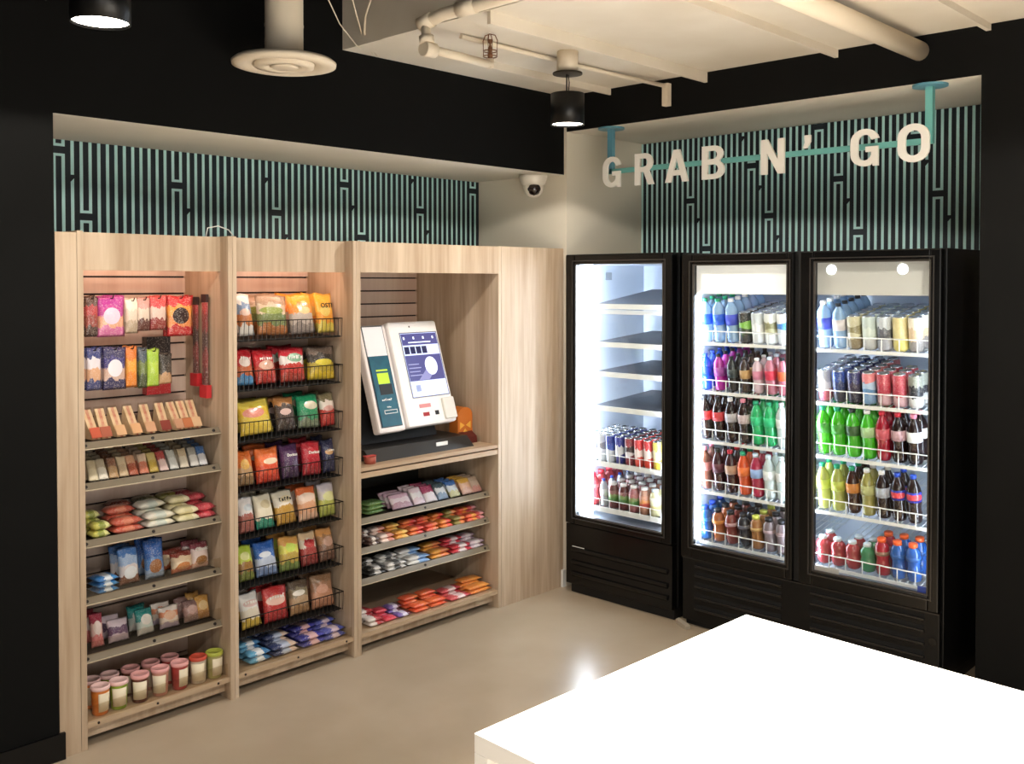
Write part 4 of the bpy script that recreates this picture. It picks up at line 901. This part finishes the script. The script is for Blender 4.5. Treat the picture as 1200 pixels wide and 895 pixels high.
SPEC = {
 'waterblue': ('water', liquid('water', '#a9cdf2', .35), cG, mat('lab_blue', '#2f62d4', .4), 1, 'blue labelled water bottle'),
 'waterblue2': ('water', liquid('water', '#a9cdf2', .35), cW, mat('lab_violet', '#4a58d0', .4), 1, 'violet labelled water bottle'),
 'canblack': ('tall', can_m(['#14181a','#1c3a1c','#101214','#1a1e20'], '#78b43c'), None, None, 1, 'black energy drink can with green mark'),
 'canwhite': ('tall', can_m(['#dfe3e4','#f0f2f2','#cfd6d8']), None, None, 1, 'white energy drink can'),
 'cangold': ('tall', can_m(['#dde0dc','#c8c49a','#e6e8e2'], '#8c8a60'), None, None, 1, 'silver and gold energy drink can'),
 'canwb': ('tall', can_m(['#e8ecee','#dfe6ea','#f0f0f0'], '#3f86d4'), None, None, 1, 'white energy can with blue mark'),
 'blues': ('water', liquid('blue', '#1c55d8', .2), cB, mat('lab_b2', '#173fb4', .4), .84, 'bright blue vitamin drink bottle'),
 'magenta': ('water', liquid('magenta', '#b82a9a', .2), cK, mat('lab_m2', '#a44ca0', .4), .84, 'magenta vitamin drink bottle'),
 'darks': ('water', liquid('darktea', '#2a2a2c'), cK, mat('lab_d', '#3c4444', .4), .80, 'dark iced coffee bottle'),
 'darkgold': ('water', liquid('coffee', '#31221c'), cK, mat('lab_dg', '#b8905a', .4), .80, 'dark coffee bottle with gold label'),
 'pinks': ('water', liquid('pinkw', '#e6c8cc', .3), cW, mat('lab_p', '#c87c90', .4), .80, 'pale pink drink bottle'),
 'reds': ('water', liquid('redw', '#cf7c8a', .3), cC, mat('lab_r', '#d83a50', .4), .84, 'rosy red drink bottle'),
 'oranges': ('water', liquid('redw', '#cf7c8a', .3), cK, mat('lab_o', '#e8643c', .4), .84, 'red drink bottle with orange label'),
 'colared': ('soda', COLA, cK, mat('lab_red', '#c63a3e', .4), .99, 'cola bottle with red label'),
 'colasilver': ('soda', COLA, cW, mat('lab_sil', '#b9b4b8', .4), .99, 'diet cola bottle with silver label'),
 'colapink': ('soda', COLA, cP, mat('lab_pk', '#c9b4b4', .4), .99, 'cherry cola bottle with pink cap'),
 'green': ('soda', liquid('limegreen', '#2fd07c', .4), cG, mat('lab_g', '#35c27e', .4), .97, 'translucent green lime soda bottle'),
 'bglass': ('soda', liquid('brown', '#7a4a3c', .1), cP, mat('lab_bg', '#c8807c', .4), .97, 'reddish brown soda bottle'),
 'dr': ('soda', liquid('darkred', '#3a1a1c'), cK, mat('lab_dr', '#5a2a34', .4), .97, 'dark red soda bottle'),
 'drorange': ('soda', liquid('darkred', '#3a1a1c'), cR, mat('lab_tan', '#c09a80', .4), .97, 'dark soda bottle with tan label'),
 'orange': ('soda', liquid('orange', '#ef5f2a', .3), cG, mat('lab_or', '#f07a3a', .4), .97, 'orange soda bottle'),
 'redblue': ('soda', liquid('cherry', '#c02a4a', .3), cC, mat('lab_rb', '#9ab4e0', .4), .97, 'red soda bottle with light blue label'),
 'white': ('soda', liquid('clear', '#dfeae4', .3), cC, mat('lab_w', '#eef0ea', .4), .97, 'clear white labelled soda bottle'),
 'spblue': ('sports', liquid('spblue', '#2a60a8', .25), cB, mat('lab_sb', '#3a74b8', .4), .92, 'blue sports drink bottle'),
 'jar': ('sports', liquid('peach', '#b4663a', .2), cK, mat('lab_j', '#d88a3c', .4), .9, 'amber tea bottle'),
 'jarred': ('sports', liquid('rust', '#8a3a34', .2), cK, mat('lab_jr', '#c8a0a0', .4), .9, 'rusty red tea bottle'),
 'jardark': ('sports', liquid('ink', '#2c2c34'), cK, mat('lab_jd', '#6a6a74', .4), .9, 'dark grey tea bottle'),
 'jaryellow': ('sports', liquid('honey', '#a8703c', .2), cY, mat('lab_jy', '#c8a060', .4), .9, 'honey coloured tea bottle'),
 'jargrey': ('sports', liquid('smoke', '#8a7a7c', .2), cK, mat('lab_jg', '#a89090', .4), .9, 'smoky grey drink bottle'),
 'label_red': ('water', liquid('water', '#a9cdf2', .35), cK, mat('lab_wr', '#e4dcdf', .4), .95, 'water bottle with white label'),
 'beige': ('tall', can_m(['#8a7a5c','#cfc8a8','#c4bc9a'], '#8c8058'), None, None, 1, 'beige iced tea can'),
 'greyg': ('tall', can_m(['#b8b8b4','#d0d8cc','#bcc8c0']), None, None, 1, 'pale green iced tea can'),
 'greyk': ('tall', can_m(['#a8a8b0','#585860','#c0c4c8']), None, None, 1, 'grey and black iced tea can'),
 'tan': ('tall', can_m(['#e0d070','#d8c890','#d4c48c']), None, None, 1.0, 'tall yellowish tea can'),
 'tanw': ('tall', can_m(['#8c8480','#d8bc98','#e6dcc8']), None, None, 1.0, 'tan and white tea can'),
 'cansr': ('tall', can_m(['#b04a58','#c8c4c8','#a0a0a8']), None, None, .95, 'silver and red energy can'),
 'canbk': ('tall', can_m(['#1c1c34','#2c3a6a','#2a4a9a']), None, None, .95, 'dark blue energy can'),
 'canpk': ('tall', can_m(['#2c2438','#3a2f48','#34386c']), None, None, .95, 'dark purple energy can'),
 'canbp': ('tall', can_m(['#7a9cc0','#5a8ab8','#d87c80'], '#a8c0d8'), None, None, .95, 'sky blue energy can with pink top'),
 'canred': ('tall', can_m(['#c8a0a4','#b8384c','#c04a58']), None, None, .95, 'rose red energy can'),
 'cansk': ('tall', can_m(['#d0d0cc','#20222a','#8a8c80']), None, None, .95, 'silver and black energy can'),
 'dew': ('soda', liquid('dew', '#5ad832', .45), cG, mat('lab_dew', '#4a9c3c', .4), 1, 'neon green citrus soda bottle'),
 'dewk': ('soda', liquid('dew', '#5ad832', .45), cK, mat('lab_dewk', '#3a5a30', .4), 1, 'neon green citrus soda bottle, dark label'),
 'deww': ('soda', liquid('dew', '#5ad832', .45), cW, mat('lab_deww', '#a8c890', .4), 1, 'neon green citrus soda bottle, pale label'),
 'redsoda': ('soda', liquid('redsoda', '#a3182c', .2), cR, mat('lab_rs', '#c85a64', .4), 1, 'red soda bottle with red cap'),
 'colap': ('soda', COLA, cR, mat('lab_cp', '#c09aa0', .4), 1, 'cola bottle with rose label'),
 'colaw': ('soda', COLA, cP, mat('lab_cw', '#f2f2f2', .4), 1, 'cola bottle with white label'),
 'pear': ('soda', liquid('pear', '#c8cc6a', .4), cG, mat('lab_pe', '#c0cc58', .4), .97, 'pale green ginger ale bottle'),
 'root': ('soda', liquid('root', '#3a1e14'), cG, mat('lab_ro', '#c8803c', .4), .97, 'root beer bottle with orange label'),
 'lemon': ('soda', liquid('lemon', '#b8b060', .4), cW, mat('lab_le', '#b4b478', .4), .97, 'lemon tea bottle with white cap'),
 'dietsil': ('soda', COLA, cW, mat('lab_ds', '#b0b4bc', .4), .97, 'diet cola bottle with grey label'),
 'pepsi': ('soda', COLA, cB, pkg(['#2c3aa8', '#2c3aa8'], '#e04a50', (.1, .5), (.3, .3), speck=0), .97, 'cola bottle with blue label'),
 'applered': ('apple', liquid('applered', '#b04448', .2), cC, None, 1.05, 'small round red juice bottle'),
 'applegreen': ('apple', liquid('applegreen', '#3f8a5c', .2), cC, None, 1.05, 'small round green juice bottle'),
 'gred': ('sports', liquid('gred', '#b82838', .25), cO, mat('lab_gr', '#8c6a54', .4), .92, 'red sports drink bottle'),
 'gblue': ('sports', liquid('gblue', '#1f60b4', .25), cO, mat('lab_gb', '#24589c', .4), .92, 'blue sports drink bottle with orange cap'),
 'slimclear': ('slim', can_m(['#c8ccd0','#e4e6ea','#d4d8dc'], '#8c8c94'), None, None, 1, 'slim silver energy can'),
 'slimblue': ('slim', can_m(['#d8dce4','#e0e4ec','#2c3f9c'], '#3c58b8'), None, None, 1, 'slim silver and blue energy can'),
 'slimnavy': ('slim', can_m(['#2c2c88','#e6e8f0','#2c3494']), None, None, 1, 'slim navy energy can'),
 'slimrk': ('slim', can_m(['#8a1c2c','#e8e0e0','#8c2434'], '#2c1418'), None, None, 1, 'slim dark red energy can'),
 'slimred': ('slim', can_m(['#d8402c','#f0dcd4','#d43034']), None, None, 1, 'slim bright red energy can'),
 'slimyellow': ('slim', can_m(['#e8c83c','#f4ecc0','#ecd45a']), None, None, 1, 'slim yellow energy can'),
 'jred': ('sports', liquid('jred', '#c84a50', .2), cR, mat('lab_jre', '#d86a6c', .4), .95, 'red punch bottle'),
 'jcore': ('water', liquid('corew', '#c4ccd4', .4), cB, mat('lab_co', '#c9ced6', .4), .80, 'clear water bottle with dark blue cap'),
 'jbrown': ('juice', liquid('jbrown', '#6a3434', .2), cW, pkg(['#4a8c3c', '#6a8c44', '#7a3c3c'], None, speck=.3), 1, 'dark berry juice bottle'),
 'jrose': ('juice', liquid('jrose', '#a86464', .2), cW, pkg(['#5a9c44', '#8a9c54', '#a85c54'], None, speck=.3), 1, 'rosy juice bottle'),
 'jpeach': ('juice', liquid('jpeach', '#c08a70', .2), cW, pkg(['#e0503c', '#e89a50', '#c08060'], None, speck=.3), 1, 'peach juice bottle'),
 'jyellow': ('juice', liquid('jyellow', '#d8d0a0', .2), cC, pkg(['#e8d880', '#e8e4b8', '#d8d4c0'], None, speck=.3), 1, 'pale yellow juice bottle'),
}
SPEC['jcore'] = SPEC['jcore'][:4] + (.70,) + SPEC['jcore'][5:]
proto = {}
SLOPE = .17; SLOPE1 = .09
GD1 = 'drinks in the left cooler'
def drink_rows(keys, us, z, x0, deep, where, grp, pitch=None):
    for i, (k, u) in enumerate(zip(keys, us)):
        if not k: continue
        kind, body, cap, lab, sc, desc = SPEC[k]
        y = yat(u, x0)
        pit = pitch or {'slim': .056, 'juice': .067}.get(kind, .078 if kind == 'sports' else .071)
        n = deep[i] if isinstance(deep, (list, tuple)) else deep
        for j in range(n):
            lb = '%s, %s, column %s, %s' % (desc, where, ('one','two','three','four','five','six','seven','eight')[i], ('front', 'second back', 'third back', 'fourth back', 'fifth back', 'sixth back')[j])
            if k in proto: o = dup(proto[k], lb, grp)
            else: o = make_drink(kind, body, cap, lab, sc); tag(o, lb, 'can' if kind in CAN else 'bottle', grp); proto[k] = o
            sl = math.atan(SLOPE1 if grp == GD1 else SLOPE)
            dx = x0 + j * pit * math.cos(sl) - 4.376
            o.location = (4.376 + dx, y, z + .001 + dx * math.tan(sl)); o.rotation_mode = 'ZYX'; o.rotation_euler = (0, -sl, random.uniform(-.5, .5))

# ------------------------------------------------------------------ coolers
def frame(bm, x0, x1, ya, yb, za, zb, w, wt=None, wb=None):
    """rect frame in the YZ plane (ya>yb): outer size and bar width"""
    wt = wt or w; wb = wb or w
    box(bm, (x0, yb, za), (x1, ya, za + wb)); box(bm, (x0, yb, zb - wt), (x1, ya, zb))
    box(bm, (x0, ya - w, za + wb), (x1, ya, zb - wt)); box(bm, (x0, yb, za + wb), (x1, yb + w, zb - wt))
def shell(t, ya, yb, xb, zt, zg, mullions=()):
    xf = 4.345
    bm = nb(); box(bm, (xf, ya - .035, .06), (xb, ya, zt)); box(bm, (xf, yb, .06), (xb, yb + .035, zt)); box(bm, (xb - .03, yb + .035, .06), (xb, ya - .035, zt)); box(bm, (xf, yb + .035, zt - .05), (xb - .03, ya - .035, zt)); box(bm, (xf, yb + .035, .06), (xb - .03, ya - .035, zg))
    mk('outer_shell', bm, BLACKP, t, .003)
    bm = nb(); e = .006
    box(bm, (xf + .02, ya - .035 - e, zg), (xb - .03, ya - .035, zt - .05)); box(bm, (xf + .02, yb + .035, zg), (xb - .03, yb + .035 + e, zt - .05))
    box(bm, (xb - .03 - e, yb + .035 + e, zg), (xb - .03, ya - .035 - e, zt - .05)); box(bm, (xf, yb + .036, zt - .056), (xb - .031, ya - .036, zt - .05)); box(bm, (xf, yb + .036, zg), (xb - .031, ya - .036, zg + .01))
    mk('inner_liner', bm, LINER, t)
def door(t, ya, yb, za, zb, gy0, gy1, gz0, gz1, bright=False):
    bm = nb(); x0, x1 = 4.292, 4.340
    box(bm, (x0, gy1 - .0, gz1), (x1, gy0, zb)); box(bm, (x0, gy1, za), (x1, gy0, gz0)); box(bm, (x0, gy0, za), (x1, ya, zb)); box(bm, (x0, yb, za), (x1, gy1, zb))
    d = mk('door', bm, BLACKG, t, .006)
    bm = nb(); frame(bm, 4.288, 4.300, gy0 + .018, gy1 - .018, gz0 - .018, gz1 + .018, .005); mk('trim_strip', bm, TRIMG, d)
    bm = nb(); frame(bm, 4.296, 4.306, gy0 + .001, gy1 - .001, gz0 - .001, gz1 + .001, .007); mk('gasket', bm, mat('gasket_dark', '#3a3530', .4), d)
    bx('glass_pane', (4.312, gy1 + .001, gz0 + .001), (4.316, gy0 - .001, gz1 - .001), GLASS, d)
    return d
def led(t, y, z0, z1, wd=.014, x=4.344, dx=.012):
    bx('led_strip', (x, y - wd / 2, z0), (x + dx, y + wd / 2, z1), LED, t)
def rack(t, ya, yb, z, xb, solid=False, rise=0):
    """shelf whose top is at z"""
    if solid:
        bm = nb(); prism(bm, [(4.376, yb, z - .008), (xb, yb, z + rise - .008), (xb, yb, z + rise), (4.376, yb, z)], (0, ya - yb, 0)); s = mk('shelf', bm, mat('rack_grey', '#4a4c52', .5), t)
        bx('front_rail', (4.366, yb, z - .018), (4.375, ya, z + .010), WHITEP, s)
        return s
    rr = SLOPE * (xb - 4.372); bm = nb(); n = int((ya - yb) / .03)
    for i in range(n + 1):
        y = yb + .004 + (ya - yb - .008) * i / n; tube(bm, [(4.374, y, z - .003), (xb, y, z - .003 + rr)], .0028, 4)
    for x in (4.50, 4.70, 4.90): tube(bm, [(x, yb, z - .009 + SLOPE * (x - 4.372)), (x, ya, z - .009 + SLOPE * (x - 4.372))], .003, 5)
    s = mk('shelf', bm, mat('rack_white', '#d4d8dc', .4), t)
    bx('front_rail', (4.366, yb, z - .012), (4.372, ya, z + .004), WHITEP, s)
    bm = nb(); 
    m = 7; pw = (ya - yb) / m; pts = []
    for i in range(m * 6 + 1):
        f = i / 6; pts.append((4.362 - .006 * abs(math.sin(PI * f)), ya - f * pw, z + .062))
    tube(bm, pts, .003, 5)
    for i in range(m + 1): y = max(ya - i * pw, yb + .001); tube(bm, [(4.364, y, z), (4.363, y, z + .062)], .0026, 5)
    mk('wire_guard', bm, WHITEP, s)
    return s
# single door cooler
t1 = thing('glass_door_cooler', 'narrow black glass door cooler at left with four nearly empty shelves', 'cooler')
shell(t1, 3.655, 2.915, 5.03, 1.944, .43)
door(t1, 3.655, 2.925, .405, 1.944, 3.588, 2.985, .452, 1.892)
led(t1, 3.552, .46, 1.885, .075, 4.35, .02); led(t1, 3.0, .46, 1.87, .02)
bm = nb(); box(bm, (4.30, 2.925, .055), (4.344, 3.655, .40))
for z in (.256, .182, .116): prism(bm, [(4.30, 2.95, z - .016), (4.30, 2.95, z + .018), (4.285, 2.95, z + .012), (4.288, 2.95, z - .004)], (0, .66, 0))
mk('lower_grille', bm, BLACKG, t1, .003)
bx('white_badge', (4.2965, 3.52, .262), (4.2995, 3.607, .276), WHITEP, t1)
bx('foot_base', (4.33, 2.93, .0), (5.0, 3.64, .06), BLACKM, t1)
bx('thermometer', (4.60, 3.606, 1.80), (4.66, 3.6125, 1.845), mat('thermo_grey', '#8c949c', .4), t1)
C1Z = [1.655, 1.440, 1.272, 1.078, .762, .503]
for z, ri in zip(C1Z[:4], (.088, .048, .035, .045)): rack(t1, 3.54, 2.96, z, 4.98, True, ri)
rack(t1, 3.54, 2.96, C1Z[4], 4.98, True, SLOPE1 * .604); rack(t1, 3.60, 2.96, C1Z[5], 4.98, True, SLOPE1 * .604)
# printed rail under the first shelf
bx('price_channel', (4.362, 2.97, 1.608), (4.366, 3.53, 1.632), pkg(['#e8eaee', '#dfe4ea'], None, speck=.1), t1)
def guard_wire(t, ya, yb, z, n):
    bm = nb(); tube(bm, [(4.361, ya, z + .055), (4.361, yb, z + .055)], .0022, 5)
    for i in range(n + 1): y = ya - (ya - yb) * i / n; tube(bm, [(4.364, y, z), (4.361, y, z + .055)], .0022, 5)
    mk('wire_guard', bm, WHITEP, t)
guard_wire(t1, 3.53, 2.97, C1Z[4], 8); guard_wire(t1, 3.53, 2.97, C1Z[5], 8)

drink_rows(['slimclear', 'slimclear', 'slimblue', 'slimnavy', 'slimrk', 'slimred', 'slimred', 'slimyellow'], (697, 707, 717, 728, 739.5, 750.5, 761.5, 772.5), C1Z[4], 4.414, 5, 'fifth shelf of left cooler', GD1)
drink_rows(['jred', 'jcore', 'jbrown', 'jbrown', 'jrose', 'jpeach', 'jyellow'], (697, 709.5, 721, 733, 745, 757.5, 770), C1Z[5], 4.424, 4, 'bottom shelf of left cooler', GD1, .077)
# two door cooler
t2 = thing('glass_door_cooler', 'wide black two door cooler full of bottles and cans at right', 'cooler')
shell(t2, 2.868, 1.550, 5.03, 1.935, .37)
door(t2, 2.866, 2.238, .362, 1.933, 2.803, 2.272, .430, 1.878, True)
door(t2, 2.205, 1.556, .362, 1.933, 2.138, 1.602, .430, 1.884)
bx('centre_mullion', (4.346, 2.185, .38), (4.40, 2.235, 1.885), LINER, t2); bx('mullion_cover', (4.312, 2.2055, .362), (4.345, 2.2375, 1.933), BLACKM, t2)
for y, wd in ((2.802, .03), (2.246, .016), (2.172, .026), (1.594, .012)): led(t2, y, .45, 1.72, wd)
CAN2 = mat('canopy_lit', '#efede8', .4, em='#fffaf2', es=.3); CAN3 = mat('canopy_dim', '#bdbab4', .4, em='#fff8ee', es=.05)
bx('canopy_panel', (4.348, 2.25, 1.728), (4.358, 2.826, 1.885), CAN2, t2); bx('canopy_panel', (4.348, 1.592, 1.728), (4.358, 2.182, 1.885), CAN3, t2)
for y in (2.075, 1.742):
    bm = nb(); tube(bm, [(4.3455, y, 1.846), (4.348, y, 1.846)], .024, 24); mk('canopy_lamp', bm, mat('canopy_spot', '#ffffff', .4, em='#ffffff', es=2), t2)
bm = nb(); box(bm, (4.312, 1.556, .03), (4.344, 2.866, .355))
mk('lower_grille', bm, BLACKP, t2, .004)
bm = nb()
for z in (.322, .272, .215, .158, .10):
    for ya, yb in ((2.79, 2.30), (2.15, 1.62)):
        prism(bm, [(4.312, yb, z), (4.302, yb, z + .002), (4.302, yb, z - .004), (4.312, yb, z - .012)], (0, ya - yb, 0))
mk('grille_slats', bm, mat('slat_grey', '#24221f', .35), t2)
bm = nb()
for z in (.322, .272, .215, .158, .10):
    for ya, yb in ((2.79, 2.30), (2.15, 1.62)): box(bm, (4.3105, yb, z + .002), (4.3125, ya, z + .022))
mk('grille_slots', bm, mat('slot_black', '#030303', .9), t2)
bx('edge_strip', (4.306, 1.556, .352), (4.311, 2.866, .356), TRIMG, t2)
bm = nb(); tube(bm, [(4.309, 1.585, .23), (4.313, 1.585, .23)], .018, 16); mk('lock', bm, BLACKG, t2)
bx('foot_base', (4.34, 1.56, .0), (5.0, 2.86, .06), BLACKM, t2)
bx('blue_sticker', (4.3085, 1.606, .434), (4.3115, 1.650, .462), mat('sticker_blue', '#223c8c', .4), t2)
bx('clear_sticker', (4.3085, 2.01, .432), (4.3115, 2.13, .455), mat('sticker_clear', '#a8a8a4', .3), t2)
C2Z = [1.474, 1.222, .966, .702, .440]
for z in C2Z:
    rack(t2, 2.80, 2.255, z, 4.98); rack(t2, 2.165, 1.60, z - (.004 if z > 1 else 0), 4.98)
GD2 = 'drinks behind the middle door'; GD3 = 'drinks behind the right door'
U2 = (830.5, 845.5, 860.5, 875.5, 890.5, 905.5, 920.5)
XF = 4.425
drink_rows(['waterblue', 'waterblue', 'waterblue2', 'canblack', 'canwhite', 'cangold', 'canwb'], U2, C2Z[0], XF, 5, 'top shelf, middle door', GD2)
drink_rows(['blues', 'magenta', 'darks', 'darkgold', 'pinks', 'reds', 'oranges'], U2, C2Z[1], XF, [5, 5, 4, 4, 4, 3, 3], 'second shelf, middle door', GD2)
drink_rows(['colared', 'colared', 'colasilver', 'colapink', 'green', 'green', 'white'], U2, C2Z[2], XF, [3, 3, 4, 3, 5, 5, 2], 'third shelf, middle door', GD2)
drink_rows(['bglass', 'dr', 'drorange', 'orange', 'redblue', 'white', 'white'], U2, C2Z[3], XF, [2, 3, 3, 3, 3, 3, 3], 'fourth shelf, middle door', GD2)
drink_rows(['spblue', 'jar', 'jarred', 'jardark', 'jaryellow', 'jargrey', 'jargrey'], U2, C2Z[4], XF, 3, 'bottom shelf, middle door', GD2)
U3 = (969, 986, 1003.5, 1021, 1038.5, 1057, 1075.5)
drink_rows(['waterblue2', 'label_red', 'beige', 'greyg', 'greyk', 'tan', 'tanw'], U3, C2Z[0] - .004, XF, 5, 'top shelf, right door', GD3)
drink_rows(['cansr', 'canbk', 'canpk', 'canbp', 'canred', 'canred', 'cansk'], U3, C2Z[1] - .004, XF, [5, 5, 5, 5, 3, 3, 2], 'second shelf, right door', GD3)
drink_rows(['dew', 'dew', 'dewk', 'deww', 'redsoda', 'colap', 'colaw'], U3, C2Z[2], XF, [5, 5, 5, 4, 3, 2, 2], 'third shelf, right door', GD3)
drink_rows(['pear', 'pear', 'root', 'lemon', 'dietsil', 'pepsi', 'pepsi'], U3, C2Z[3], XF, [2, 2, 3, 2, 2, 2, 1], 'fourth shelf, right door', GD3)
drink_rows(['applered', 'applered', 'applered', 'applegreen', 'gred', 'gblue', 'gblue'], U3, C2Z[4], XF, [2, 1, 2, 2, 2, 2, 2], 'bottom shelf, right door', GD3)
# floor shim
bm = nb(); prism(bm, [(4.24, 2.80, .0005), (4.30, 2.90, .0005), (4.33, 2.90, .0005), (4.27, 2.79, .0005)], (0, 0, .02))
tag(mk('floor_shim', bm, mat('shim_grey', '#b0a694', .5)), 'small pale bracket on the floor between the two coolers', 'bracket')

# ------------------------------------------------------------------ table
t = thing('white_table', 'large glossy white table in the right foreground', 'table', (1.563, 1.606, 0), math.radians(-1.9))
LX, LY, TZ, TT = 1.15, 2.6, .75, .045
bx('table_top', (0, -LY, TZ - TT), (LX, 0, TZ), TABLEW, t, .002)
for x0, y0 in ((0, -.045), (LX - .045, -.045), (0, -LY), (LX - .045, -LY)):
    bx('leg', (x0, y0, 0), (x0 + .045, y0 + .045, TZ - TT), TABLEW, t, .002)
